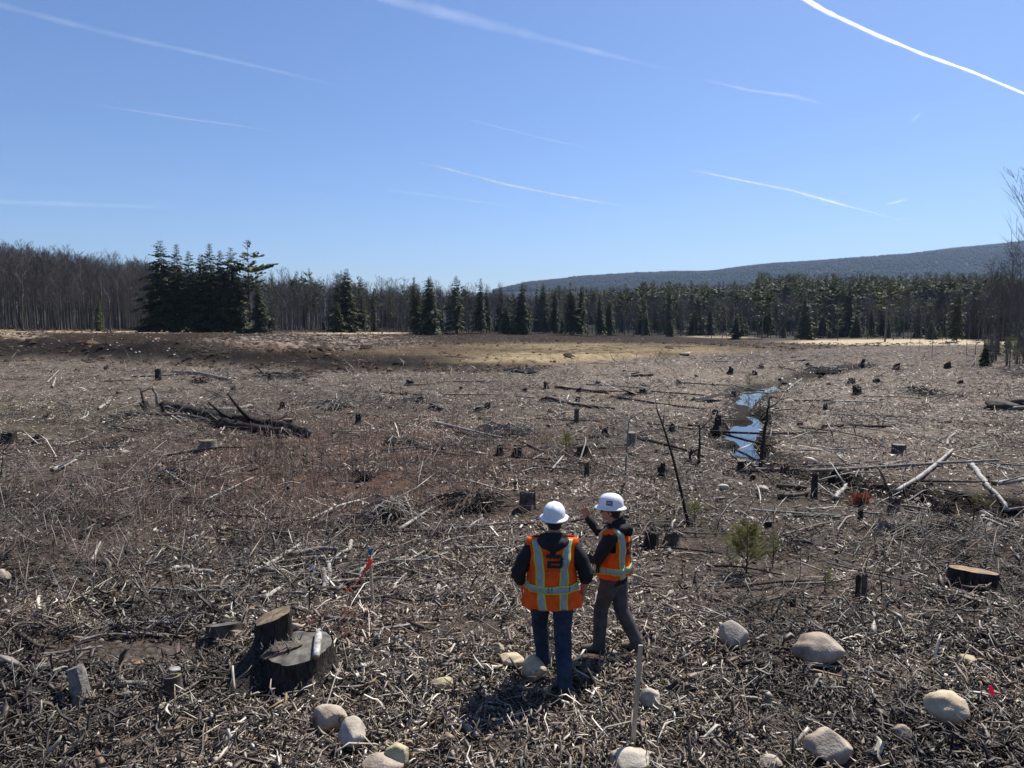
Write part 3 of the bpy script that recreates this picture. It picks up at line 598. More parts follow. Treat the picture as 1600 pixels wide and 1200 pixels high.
BIG = [  # px, base py, width px, height m, tilt, flare, cut, bark, label, rotation
    (459, 1080, 104, .37, (.04, .06), .9, 'cut_grey', 'bark_dark', 'broad low dark stump with a birch stick across its cut top'),
    (424, 1058, 56, .62, (.32, .04), 2.4, 'cut_tan', 'bark_dark', 'tall dark stump with a tan cut top, behind the broad low stump'),
    (345, 1006, 52, .17, (.10, -.30), .6, 'cut_grey', 'bark_brown', 'low stump with a smooth grey sloping top, left of the two big stumps'),
    (268, 1096, 31, .27, (.1, -.1), .7, 'cut_tan', 'bark_brown', 'small upright stump with a flat chip lying on its top'),
    (1533, 922, 70, .22, (-.1, -.15), .7, 'cut_orange', 'bark_dark', 'dark stump with an orange cut top near the right edge'),
    (1407, 710, 24, .30, (0, 0), .9, 'cut_grey', 'bark_brown', 'neat stump with spread roots standing alone on the open ground right of the stream'),
    (449, 668, 20, .32, (0, 0), .8, 'cut_tan', 'bark_brown', 'stump with a pale yellow top at the right end of the big rotten logs'),
    (322, 703, 30, .30, (0, 0), .3, 'cut_tan', 'bark_grey', 'wide pale topped stump in front of the big rotten logs'),
    (1273, 779, 11, .58, (0, .1), .2, 'cut_dark', 'bark_dark', 'tall narrow dark stump standing beside the small pool'),
    (1019, 858, 26, .28, (0, -.1), .4, 'cut_dark', 'bark_dark', 'dark stump just right of the man in grey trousers'),
    (1052, 852, 30, .2, (0, -.1), .5, 'cut_dark', 'bark_brown', 'crumbling low stump by the foot of the leaning pole'),
    (1240, 948, 11, .10, (0, 0), .5, 'cut_dark', 'bark_dark', 'tiny dark stump on bare soil above the boulders'),
    (912, 716, 24, .32, (.1, -.3), 1.4, 'cut_dark', 'bark_dark', 'black stump with one sharp root, straight above the two men'),
    (824, 797, 30, .34, (0, -.1), .4, 'cut_dark', 'bark_brown', 'wide brown stump just above the white helmet of the man seen from behind'),
    (781, 712, 13, .24, (0, .2), .3, 'cut_dark', 'bark_dark', 'left one of two small square black stumps above the bramble patch'),
    (808, 714, 18, .26, (0, .1), 1.3, 'cut_dark', 'bark_dark', 'right one of two small square black stumps, with a root to one side'),
    (1400, 798, 20, .28, (0, .1), .9, 'cut_dark', 'bark_brown', 'stump at the foot of the leaning dead sapling beside the ditch'),
    (10, 694, 26, .35, (0, 0), .4, 'cut_dark', 'bark_dark', 'wide black stump at the left edge of the clearing'),
    (55, 697, 20, .32, (.2, .1), .8, 'cut_dark', 'bark_dark', 'black slanting stump second from the left edge of the clearing'),
    (246, 595, 11, .75, (0, 0), .1, 'cut_dark', 'bark_dark', 'tall post-like black stump above the big rotten logs'),
    (1345, 812, 9, .34, (0, 0), .2, 'cut_dark', 'bark_dark', 'short post-like stump alone on the bare soil below the rust red bush'),
    (1341, 933, 9, .30, (0, 0), .2, 'cut_dark', 'bark_dark', 'thin upright dead stub, left one of three sticks right of the small pine'),
    (1350, 945, 10, .42, (.3, 0), .3, 'cut_dark', 'bark_brown', 'split thin stub in the middle of three sticks right of the small pine'),
    (901, 661, 9, .55, (0, 0), .5, 'cut_dark', 'bark_brown', 'tall thin stump standing behind the black stump with the sharp root'),
    (987, 697, 17, .45, (0, .1), .5, 'cut_grey', 'bark_grey', 'grey rounded stump at the foot of a thin sapling'),
    (1160, 737, 17, .30, (.1, 0), .6, 'cut_tan', 'bark_dark', 'dark stump at the water edge below the long pool'),
    (917, 745, 10, .42, (.5, .2), .3, 'cut_orange', 'bark_brown', 'small pointed orange brown stump above the two men'),
]
SMALL = [(119, 580), (167, 580), (185, 618), (365, 610), (345, 636), (370, 698), (421, 594), (475, 596), (441, 638), (854, 608), (867, 619), (786, 627), (848, 627), (902, 628), (926, 628), (748, 642), (762, 640), (859, 643), (881, 650), (858, 668), (945, 681),
         (900, 698), (806, 757), (1088, 588), (993, 586), (976, 582), (1006, 605), (1005, 615), (995, 616), (1047, 624), (1073, 625), (1082, 626), (1141, 584), (1189, 575), (1179, 587), (1145, 621), (1011, 687), (946, 683), (1027, 708), (1050, 674), (1117, 650),
         (1122, 670), (1099, 695), (1079, 702), (1080, 722), (985, 712), (997, 744), (1034, 745), (1147, 705), (1143, 734), (1134, 742), (1176, 749), (1042, 712), (1132, 708), (1218, 595), (1290, 641), (1315, 669), (1310, 705), (1435, 624), (1370, 598), (1340, 618),
         (1213, 640), (1556, 685), (1219, 687), (1425, 611), (1311, 631), (1347, 569), (1453, 719), (1281, 591), (1295, 602), (1330, 601), (1543, 749), (1587, 739), (1590, 773), (1200, 823), (641, 600), (593, 613), (634, 616), (675, 637), (687, 642), (701, 666),
         (528, 628), (72, 654), (560, 662), (610, 640), (1240, 560), (1262, 571), (1500, 600), (1480, 575), (1530, 610), (1400, 577), (1115, 603), (1060, 600), (935, 600), (905, 612), (820, 612), (720, 610), (655, 628), (500, 640), (230, 640), (1190, 660), (1250, 665), (1390, 655), (1480, 660)]
BIGE = []
for i, (px, py, wp, h, tl, fl, ct, bk, lab) in enumerate(BIG):
    p = at(px, py); r = wp * MPX(p) * (.5 if wp > 40 else .40); h *= 1 if wp > 40 else .85; p.y += r * .6; p.z = T1(p.x, p.y)
    EXC.append((p.x, p.y, r * 1.15, .9)) if p.y < 20 else None
    BIGE.append(put_stump(stump_mesh(500 + i + (60 if i == 0 else 0), r, h, tl, fl, 5, ct, bk, .05 if ct == 'cut_dark' else 0), p, lab, 0))
SV = [stump_mesh(600 + i, .17, (.12, .27, .2, .4, .16, .3, .1, .22, .34, .18)[i], (random.uniform(-.5, .5), random.uniform(-.5, .5)), (.8, 1.3, .5, 1.0, 1.6)[i % 5], 5, ('cut_dark', 'cut_dark', 'cut_grey', 'cut_dark', 'cut_tan')[i % 5], ('bark_dark', 'bark_brown', 'bark_dark')[i % 3], (.03, .12, .02, .16, .05)[i % 5]) for i in range(10)]
random.seed(21)
for px, py in SMALL:
    p = at(px, py); s_ = min(max(random.lognormvariate(math.log(8.5), .22) * MPX(p) * .5, .045), .24) / .20; put_stump(random.choice(SV), p, 'small dark cut stump with a rough top, standing far out among the debris', random.uniform(0, 6.28), (s_ * random.uniform(.7, 1.4), s_, s_ * random.uniform(.5, 1.25)), 'small cut stumps far out in the clearing', rot=(random.gauss(0, .14), random.gauss(0, .14), random.uniform(0, 6.28)))
# weathered leaning snag
p = at(134, 1098); mb = MB(); random.seed(3); mb.tube([(0, 0, -.1), (-.02, 0, .0), (-.06, .02, .14), (-.09, .03, .27), (-.11, .04, .33)], [.13, .10, .075, .075, .07], 12, wob=.14)
for a in (.3, 2.2, 3.9, 5.2): mb.tube([(0, 0, .07), (.10 * math.cos(a), .10 * math.sin(a), .0), (.2 * math.cos(a), .2 * math.sin(a), -.07)], [.05, .035, .02], 6, wob=.15)
o = obj('leaning_snag', mb.mesh('leaning_snag', [M['bark_grey']])); o.location = p; tag(o, 'leaning weathered grey snag with splayed roots at the lower left', 'stump')

# ------------------------------------------------------------ stones
def rock_mesh(seed, rx, ry, rz_, rough=.12, angular=.0):
    bm = bmesh.new(); bmesh.ops.create_icosphere(bm, subdivisions=4, radius=1); random.seed(seed); pl = [(Vector((random.gauss(0, 1), random.gauss(0, 1), random.gauss(0, 1))).normalized(), random.uniform(.62, .86)) for _ in range(7)]
    P = np.array([v.co[:] for v in bm.verts]); nz = .9 * fbm(P[:, 0] * 1.3 + seed, P[:, 1] * 1.3 + P[:, 2] * 1.7, seed) * rough * 4 + .25 * rough * fbm(P[:, 0] * 7, P[:, 1] * 7 + P[:, 2] * 6, seed + 5)
    for v, q in zip(bm.verts, nz):
        c = v.co * (1 + q)
        for nn, dd in pl:
            e = c.dot(nn) - dd
            if e > 0: c -= nn * e * (.45 + angular)
        v.co = Vector((c.x * rx, c.y * ry, c.z * rz_))
    me = bpy.data.meshes.new('rock'); bm.to_mesh(me); bm.free(); me.polygons.foreach_set('use_smooth', [True] * len(me.polygons)); return me
M['st_tan'] = mat('stone_tan', (.38, .29, .19), .8, .3, col2=(.60, .49, .34), vscale=6, bump=.35, bscale=60)
M['st_grey'] = mat('stone_grey', (.25, .21, .165), .8, .3, col2=(.52, .455, .37), vscale=7, bump=.4, bscale=50)
M['st_pink'] = mat('stone_pink_grey', (.26, .20, .15), .8, .3, col2=(.52, .43, .33), vscale=6, bump=.4, bscale=50)
M['st_yel'] = mat('stone_yellow', (.28, .22, .12), .8, .3, col2=(.55, .48, .30), vscale=6, bump=.4, bscale=50)
M['st_brown'] = mat('stone_brown', (.16, .12, .085), .8, .3, col2=(.50, .42, .33), vscale=3, bump=.4, bscale=50)
M['st_dark'] = mat('stone_dark', (.03, .026, .022), .85, .25, col2=(.10, .085, .07), vscale=4, bump=.5, bscale=30)
M['st_white'] = mat('stone_white', (.34, .30, .235), .8, .3, col2=(.58, .52, .42), vscale=6, bump=.3, bscale=50)
ROCKS = [(1485, 1106, 62, 50, 'st_tan', .0, 'largest boulder, smooth and tan, at the lower right'), (1302, 1168, 70, 48, 'st_pink', .5, 'angular pinkish tan boulder at the bottom right'),
         (1285, 1014, 70, 44, 'st_brown', .3, 'brown boulder with a dark stained top right of the wooden stake'), (1150, 990, 41, 43, 'st_grey', .3, 'round pale grey boulder between the men and the brown boulder'),
         (513, 1122, 48, 42, 'st_pink', .3, 'rounded pinkish grey stone, upper one of the pair below the big stumps'), (550, 1146, 38, 46, 'st_grey', .4, 'grey stone touching the pinkish one below the big stumps'),
         (620, 1181, 40, 38, 'st_yel', .3, 'yellowish stone at the bottom edge left of the men'), (597, 1200, 60, 30, 'st_pink', .3, 'flat tan stone cut by the bottom edge beside the yellowish stone'),
         (836, 1043, 38, 38, 'st_tan', .2, 'pale rounded stone against the left boot of the man seen from behind'), (800, 1033, 42, 20, 'st_tan', .6, 'flat pale slab left of the boots of the man seen from behind'),
         (690, 1069, 34, 20, 'st_yel', .2, 'small oval tan stone lying on the wood chips left of the men'), (1018, 1091, 32, 32, 'st_grey', .3, 'round grey stone just right of the foreground wooden stake'),
         (1512, 1031, 27, 16, 'st_yel', .2, 'small yellow stone above the largest boulder'), (1412, 1147, 27, 26, 'st_brown', .3, 'small brown grey stone below left of the largest boulder'),
         (1205, 1194, 34, 22, 'st_grey', .2, 'round grey stone cut by the bottom edge left of the angular boulder'), (985, 1192, 62, 28, 'st_white', .2, 'pale stone at the bottom edge below the wooden stake'),
         (1281, 1060, 18, 14, 'st_grey', .3, 'small grey stone directly below the brown boulder'), (892, 1088, 20, 14, 'st_brown', .3, 'small rough stone by the right boot of the man seen from behind'),
         (778, 1014, 22, 16, 'st_brown', .4, 'small dark stone behind the flat pale slab'), (1131, 761, 16, 8, 'st_white', .2, 'small white stone in the open ground below the long pool'),
         (1191, 764, 21, 10, 'st_grey', .2, 'flat grey stone right of the small white one'), (253, 1107, 15, 15, 'st_tan', .5, 'small tan stone at the foot of the small upright stump'),
         (1172, 811, 14, 6, 'st_white', .2, 'small pale stone above the small green pine'), (1277, 806, 9, 5, 'st_white', .2, 'tiny pale stone on bare soil below the small pool'),
         (-2, 900, 26, 22, 'st_brown', .3, 'grey stone cut by the left edge in the bramble tangle'), (193, 706, 12, 7, 'st_white', .3, 'small white stone beside the dark hole at the left'),
                 (1570, 633, 46, 20, 'st_dark', .6, 'long dark boulder near the right edge of the clearing'), (1070, 553, 20, 6, 'st_brown', .6, 'low rock heap on the graded dirt'), (1594, 627, 30, 14, 'st_dark', .5, 'dark rock behind the long boulder at the right edge')]
for i, (px, py, wp, hp_, mn, an, lab) in enumerate(ROCKS):
    p = at(px, min(py + hp_ * (.62 if py > 880 else .40), 1235)); s_ = MPX(p); r = wp * s_ * .56; rv = hp_ * s_ * .56; me = rock_mesh(700 + i, r, max(r * .75, rv * .9), rv, .10, an); me.materials.append(M[mn])
    EXC.append((p.x, p.y + r * .2, r * 1.02, .9)); EXC.append((p.x * .985, p.y - r * .45, r * .7, .7))
    o = obj('boulder' if wp > 30 else 'stone', me); o.location = (p.x, p.y + r * .35, p.z + rv * (.86 if p.y < 12 else .5)); o.rotation_euler = (0, random.uniform(-.15, .15), 0); tag(o, lab, 'boulder' if wp > 30 else 'stone')
RM = [rock_mesh(760 + i, .16, .14, .12, .12, .4) for i in range(3)]
for m_ in RM: m_.materials.append(M['st_white'])
random.seed(8)
for px, py in [(205, 549), (212, 553), (218, 552), (183, 537), (172, 541), (168, 547), (235, 527), (243, 531), (229, 529), (262, 550), (272, 556), (170, 515), (165, 514), (92, 535), (247, 534), (239, 536), (144, 531), (190, 531), (264, 546), (457, 518), (458, 520), (602, 537), (720, 541), (824, 525)]:
    p = at(px, py); o = obj('stone', random.choice(RM)); s_ = random.uniform(.4, .85); o.location = (p.x, p.y, p.z + .04); o.scale = (s_, s_, s_); o.rotation_euler = (0, 0, random.uniform(0, 6)); tag(o, 'small white stone turned up in the dark graded soil far off', 'stone', 'white stones in the graded soil')

# ------------------------------------------------------------ litter: chips, leaves, twigs, stems (nobody could count them)
def basis(n, tilt):
    az = RNG.uniform(0, 2 * np.pi, n); el = RNG.normal(0, 1, n) * tilt
    d = np.stack([np.cos(az) * np.cos(el), np.sin(az) * np.cos(el), np.sin(el)], 1)
    u = np.stack([-np.sin(az), np.cos(az), np.zeros(n)], 1); u = u + RNG.normal(0, .5, (n, 3)) * np.array([[0, 0, 1]]); u /= np.linalg.norm(u, axis=1)[:, None]
    w_ = np.cross(d, u); w_ /= np.linalg.norm(w_, axis=1)[:, None]; return d, u, w_
def polar(n, r0, r1, amax=41):
    r = r0 * (r1 / r0) ** RNG.uniform(0, 1, n) ** .92; a = RNG.uniform(-R(amax), R(amax), n); return r * np.sin(a), r * np.cos(a), r
def palette(n, x, y, probs=(.30, .27, .20, .14, .09)):
    P = np.array([(.13, .10, .078), (.035, .026, .019), (.26, .22, .175), (.20, .14, .085), (.56, .50, .41)])
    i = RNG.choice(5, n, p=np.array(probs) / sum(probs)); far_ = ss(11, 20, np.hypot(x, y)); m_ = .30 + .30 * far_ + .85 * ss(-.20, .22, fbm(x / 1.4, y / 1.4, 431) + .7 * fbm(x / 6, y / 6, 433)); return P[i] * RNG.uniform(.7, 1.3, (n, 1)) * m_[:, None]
def ok(x, y, s=1.0):
    d, w_, dp = polydist(x, y); k = d > w_ * 1.05
    py, px = pyof(x, y, T(x, y)); by = CAMH * F / (np.interp(pxof(x, y), BX, BY) - 495)
    g = (y < by - 1) | (RNG.uniform(0, 1, len(x)) < np.where(blob(px, py, 480, 534, 190, 15) > .3, .8, .12))
    hole = np.zeros(len(x)); 
    for hx, hy, rx, ry, dz in HOLES[3:4]: hole += (((x - hx) / rx) ** 2 + ((y - hy) / ry) ** 2 < .8)
    bare = np.maximum.reduce([blob(px, py, 690, 986, 120, 15), blob(px, py, 190, 1020, 170, 22), blob(px, py, 1190, 900, 230, 48, .5) * .75, blob(px, py, 1120, 850, 90, 22), blob(px, py, 840, 1120, 60, 22) * .6, blob(px, py, 1060, 1180, 90, 22) * .7,
                              .9 * ss(.10, .24, fbm(x / 2.6, y / 1.6, 461)) * ss(7, 10, y)])
    k &= RNG.uniform(0, 1, len(x)) > .85 * bare
    for ex, ey, er, pr in EXC: k &= ~((np.hypot(x - ex, y - ey) < er) & (RNG.uniform(0, 1, len(x)) < pr))
    return k & g & (hole < 1)
PX_, PY_ = flat(878, 1078); SHX, SHY = 0, 0
def spindles(name, n, r0, r1, len_, wid, tilt, lift, seg=1, bend=.12, probs=None, dens=None, matn='litter', curl=0):
    x, y, r = polar(n, r0, r1); k = ok(x, y)
    if dens is not None: k &= RNG.uniform(0, 1, n) < dens(x, y)
    x, y, r = x[k], y[k], r[k]; n = len(x); z = T(x, y)
    sc = (r / 8.0) ** .45; Lh = np.minimum(RNG.lognormal(math.log(len_), .58, n), len_ * 2.6) * sc * .5; W = RNG.lognormal(math.log(wid), .45, n) * sc * .5
    d, u, w_ = basis(n, tilt); c = np.stack([x, y, z + RNG.uniform(0, 1, n) ** 2 * lift + .01], 1); c[:, 2] += np.abs(d[:, 2]) * Lh * .8
    C_ = palette(n, x, y, probs) if probs is not None else palette(n, x, y)
    if seg == 1:
        th_ = W * RNG.uniform(.25, .7, n); B = (RNG.normal(0, bend, n) * Lh)[:, None] * u
        V = np.stack([c - d * Lh[:, None], c + B + u * W[:, None], c + B - u * W[:, None] * .6 + w_ * th_[:, None], c + B - u * W[:, None] * .6 - w_ * th_[:, None], c + d * Lh[:, None]], 1)
        Ft = np.array([[0, 2, 1], [0, 3, 2], [0, 1, 3], [4, 1, 2], [4, 2, 3], [4, 3, 1]]); nv = 5
    else:
        th_ = W * RNG.uniform(.2, .6, n); B1 = (RNG.normal(0, bend, n) * Lh)[:, None] * u; B2 = B1 + (RNG.normal(0, bend, n) * Lh)[:, None] * w_; q = (Lh * .5)[:, None]
        e = np.stack([u * W[:, None], -u * W[:, None] * .7 + w_ * th_[:, None], -u * W[:, None] * .7 - w_ * th_[:, None]], 1)
        blunt = RNG.uniform(.15, .8, (n, 1, 1))
        V = np.concatenate([(c - d * Lh[:, None])[:, None] + e * blunt, (c - d * q + B1)[:, None] + e, (c + d * q + B2)[:, None] + e, (c + d * Lh[:, None])[:, None] + e * RNG.uniform(.05, .6, (n, 1, 1))], 1); nv = 12
        Ft = []
        for s_ in range(3):
            for k_ in range(3): a, b_ = s_ * 3 + k_, s_ * 3 + (k_ + 1) % 3; Ft += [[a, a + 3, b_], [b_, a + 3, b_ + 3]]
        Ft += [[0, 1, 2], [9, 11, 10]]; Ft = np.array(Ft)
    Fq = (np.arange(n)[:, None, None] * nv + Ft[None]).reshape(-1, 3)
    o = obj(name, fast_mesh(name, V.reshape(-1, 3), Fq, [M[matn]], np.repeat(C_, nv, 0))); o['kind'] = 'stuff'; return len(Fq)
def flakes(name, n, r0, r1, size, tilt, lift, pal, dens=None):
    x, y, r = polar(n, r0, r1); k = ok(x, y)
    if dens is not None: k &= RNG.uniform(0, 1, n) < dens(x, y)
    x, y, r = x[k], y[k], r[k]; n = len(x); z = T(x, y); s_ = RNG.lognormal(math.log(size), .35, n) * (r / 8) ** .38 * .5
    d, u, w_ = basis(n, tilt); w_ *= np.sign(w_[:, 2:3]); c = np.stack([x, y, z + RNG.uniform(0, lift, n) + s_ * .4], 1)
    a = RNG.uniform(.35, .8, (n, 1)); S1 = s_[:, None]; cu = RNG.uniform(-.5, .5, (n, 1)) * S1
    V = np.stack([c - d * S1, c + u * S1 * a + w_ * cu, c + d * S1, c - u * S1 * a + w_ * cu], 1)
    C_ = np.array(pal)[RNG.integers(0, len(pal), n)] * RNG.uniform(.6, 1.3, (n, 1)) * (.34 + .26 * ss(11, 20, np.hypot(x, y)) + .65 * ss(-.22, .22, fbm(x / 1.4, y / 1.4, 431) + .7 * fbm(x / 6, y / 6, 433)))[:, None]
    b_ = np.arange(n)[:, None] * 4; Fq = np.concatenate([b_ + np.array([[0, 1, 2]]), b_ + np.array([[0, 2, 3]])])
    o = obj(name, fast_mesh(name, V.reshape(-1, 3), Fq, [M['leaf']], np.repeat(C_, 4, 0))); o['kind'] = 'stuff'; return len(Fq)
def pxd(f): return lambda x, y: f(*pyof(x, y, T(x, y))[::-1], x, y)
def patch(x, y, s=1.2, lo=-.12, hi=.12, seed=401): return ss(lo, hi, fbm(x / s, y / s, seed))
mulch = pxd(lambda px, py, x, y: np.clip(ss(940, 1030, py) * .9 + .22 + .5 * ss(-.1, .1, fbm(x / .9, y / .9, 401)) * ss(800, 980, py), .1, 1) * (.35 + .65 * patch(x, y, .8, -.2, .05)) * (1 - .7 * blob(px, py, 690, 985, 130, 14)) * (1 - .75 * blob(px, py, 170, 1018, 150, 24)) * (1 - .5 * blob(px, py, 1180, 905, 260, 60, .5)))
tris = 0
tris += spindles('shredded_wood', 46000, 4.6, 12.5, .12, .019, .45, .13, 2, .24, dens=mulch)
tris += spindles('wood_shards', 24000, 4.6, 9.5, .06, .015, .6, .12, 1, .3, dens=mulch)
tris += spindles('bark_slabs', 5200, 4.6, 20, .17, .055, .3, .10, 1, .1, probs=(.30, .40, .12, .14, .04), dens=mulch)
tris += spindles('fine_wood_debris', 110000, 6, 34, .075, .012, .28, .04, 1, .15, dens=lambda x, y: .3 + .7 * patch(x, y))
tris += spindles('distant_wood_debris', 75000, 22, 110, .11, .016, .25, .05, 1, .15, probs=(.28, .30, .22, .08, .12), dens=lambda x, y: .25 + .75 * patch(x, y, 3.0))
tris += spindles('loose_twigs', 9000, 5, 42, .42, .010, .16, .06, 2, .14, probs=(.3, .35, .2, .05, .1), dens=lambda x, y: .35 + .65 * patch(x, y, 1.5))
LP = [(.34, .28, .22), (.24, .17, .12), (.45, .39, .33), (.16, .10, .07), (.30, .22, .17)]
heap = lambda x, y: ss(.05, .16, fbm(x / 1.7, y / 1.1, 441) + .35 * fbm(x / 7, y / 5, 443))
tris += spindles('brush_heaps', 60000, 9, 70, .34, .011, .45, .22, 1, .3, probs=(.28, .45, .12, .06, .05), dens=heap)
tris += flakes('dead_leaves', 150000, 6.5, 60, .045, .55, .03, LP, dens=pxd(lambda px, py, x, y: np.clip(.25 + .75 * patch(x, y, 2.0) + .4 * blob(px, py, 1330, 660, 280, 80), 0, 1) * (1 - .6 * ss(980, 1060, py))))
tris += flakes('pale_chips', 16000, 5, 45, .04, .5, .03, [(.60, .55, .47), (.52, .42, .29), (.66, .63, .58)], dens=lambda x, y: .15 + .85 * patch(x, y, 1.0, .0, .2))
# reddish upright bramble stems
def stems(name, n, dens, r0, r1, hgt, wid, pal, lean=.5, curve=.5):
    x, y, r = polar(n, r0, r1); k = ok(x, y) & (RNG.uniform(0, 1, n) < dens(x, y)); x, y, r = x[k], y[k], r[k]; n = len(x); z = T(x, y)
    H = RNG.lognormal(math.log(hgt), .4, n); az = RNG.uniform(0, 6.28, n); ln = np.abs(RNG.normal(0, lean, n)) * H; W = wid * RNG.uniform(.6, 1.5, n) * (r / 12) ** .5
    D = np.stack([np.cos(az), np.sin(az), np.zeros(n)], 1); b0 = np.stack([x, y, z - .02], 1); U = np.array([[0, 0, 1.]])
    P = [b0, b0 + D * (ln * .25)[:, None] + U * (H * .45)[:, None], b0 + D * (ln * .62)[:, None] + U * (H * .8)[:, None], b0 + D * ln[:, None] + U * (H * (1 - RNG.uniform(0, curve, n)))[:, None]]
    tri = [(math.cos(t), math.sin(t)) for t in (0, 2.09, 4.19)]; sid = np.stack([-np.sin(az), np.cos(az), np.zeros(n)], 1)
    V = np.stack([p + (D * a + sid * b_ + U * a * .3) * (W * f)[:, None] for p, f in zip(P, (1, .8, .55, .25)) for a, b_ in tri], 1)
    Ft = []
    for s_ in range(3):
        for k_ in range(3): a, b_ = s_ * 3 + k_, s_ * 3 + (k_ + 1) % 3; Ft += [[a, b_, a + 3], [b_, b_ + 3, a + 3]]
    Fq = (np.arange(n)[:, None, None] * 12 + np.array(Ft)[None]).reshape(-1, 3)
    C_ = np.array(pal)[RNG.integers(0, len(pal), n)] * RNG.uniform(.7, 1.3, (n, 1))
    o = obj(name, fast_mesh(name, V.reshape(-1, 3), Fq, [M['stem']], np.repeat(C_, 12, 0))); o['kind'] = 'stuff'; return len(Fq)
RED = [(.14, .075, .055), (.19, .12, .09), (.27, .205, .165), (.10, .065, .05)]; GRY = [(.22, .19, .165), (.15, .12, .10), (.30, .27, .24), (.12, .075, .06)]
tris += stems('bramble_stems', 16000, pxd(lambda px, py, x, y: .9 * blob(px, py, 590, 730, 260, 62, .4) + .7 * blob(px, py, 330, 790, 300, 60, .4) + .04), 9, 32, .38, .0045, RED)
tris += stems('bramble_tangle', 8000, pxd(lambda px, py, x, y: .9 * blob(px, py, 120, 850, 270, 75, .4) + .7 * blob(px, py, 720, 840, 130, 30, .4) + .35 * blob(px, py, 1500, 860, 160, 40) + .04), 7, 22, .42, .005, GRY, 1.3, .9)
tris += stems('dry_grass', 3500, pxd(lambda px, py, x, y: blob(px, py, 290, 930, 42, 16) + blob(px, py, 1195, 610, 45, 16) + .5 * blob(px, py, 1080, 805, 50, 20) + .3 * blob(px, py, 60, 640, 120, 20)), 7.5, 60, .22, .004, [(.42, .33, .18), (.33, .27, .13), (.25, .21, .10)], .9, .6)
tris += flakes('brown_leaf_drift', 9000, 6.8, 10, .075, .9, .12, [(.15, .07, .045), (.22, .11, .07), (.10, .05, .035), (.28, .17, .11)], dens=pxd(lambda px, py, x, y: blob(px, py, 520, 990, 62, 26) + .6 * blob(px, py, 560, 1000, 50, 14)))
def graded(x, y):
    py, px = pyof(x, y, T(x, y)); by = CAMH * F / (np.interp(pxof(x, y), BX, BY) - 495); return (y > by - 2) & (y < 150), px, py
def clods(name, n):
    a = RNG.uniform(-R(40), R(40), n); r = 42 * (160 / 42) ** RNG.uniform(0, 1, n); x, y = r * np.sin(a), r * np.cos(a); g, px, py = graded(x, y)
    by = CAMH * F / (np.interp(pxof(x, y), BX, BY) - 495); g &= RNG.uniform(0, 1, n) < np.where(blob(px, py, 880, 553, 320, 16) > .3, .05, .3 + .7 * patch(x, y, 4.0)) ; g &= (px < 1250) | (y < 110)
    x, y = x[g], y[g]; n = len(x); s_ = RNG.lognormal(math.log(.10), .5, n); z = T(x, y); V = []
    for k in range(6):
        d = np.array([(1, 0, 0), (-.5, .87, 0), (-.5, -.87, 0), (0, 0, 1), (.3, .3, .6), (-.6, 0, .55)][k]); V.append(np.stack([x, y, z], 1) + d * s_[:, None] * RNG.uniform(.5, 1.2, (n, 1)) * np.array([[1.4, 1.4, .75]]))
    V = np.stack(V, 1).reshape(-1, 3); Ft = np.array([[0, 1, 4], [1, 3, 4], [4, 3, 0], [1, 5, 3], [1, 2, 5], [2, 3, 5], [2, 0, 3]]); Fq = (np.arange(n)[:, None, None] * 6 + Ft[None]).reshape(-1, 3)
    C_ = np.array([(.022, .015, .011), (.034, .023, .016), (.055, .036, .024), (.12, .09, .06)])[RNG.choice(4, n, p=(.4, .35, .2, .05))]
    o = obj(name, fast_mesh(name, V, Fq, [M['ground']], np.repeat(C_, 6, 0))); o['kind'] = 'stuff'; return len(Fq)
tris += clods('soil_clods', 46000)
print('LITTER TRIS', tris)


# ------------------------------------------------------------ branches, sticks and logs
def gpts(pix, lift, stiff):
    C0 = [at(a, b, 0) for a, b in pix]
    for c in C0: c.z = T1(c.x, c.y) + lift
    Q = []
    for i in range(len(C0) - 1):
        n = min(max(3, int((C0[i + 1] - C0[i]).length / .25)), 16 if lift > .06 else 8)
        p0, p1, p2, p3 = C0[max(i - 1, 0)], C0[i], C0[i + 1], C0[min(i + 2, len(C0) - 1)]
        for k in range(n): t = k / n; Q.append(.5 * ((2 * p1) + (p2 - p0) * t + (2 * p0 - 5 * p1 + 4 * p2 - p3) * t * t + (3 * p1 - p0 - 3 * p2 + p3) * t ** 3))
    Q.append(C0[-1]); g = T(np.array([q.x for q in Q]), np.array([q.y for q in Q]))
    for q, z in zip(Q, g): q.z = max(q.z, float(z) + lift * .35) if stiff else max(q.z * .5 + (float(z) + lift) * .5, float(z) + lift * .6)
    if stiff:
        for _ in range(4):
            zz = [q.z for q in Q]
            for k in range(1, len(Q) - 1): Q[k].z = max(zz[k], (zz[k - 1] + zz[k + 1]) / 2)
    return Q
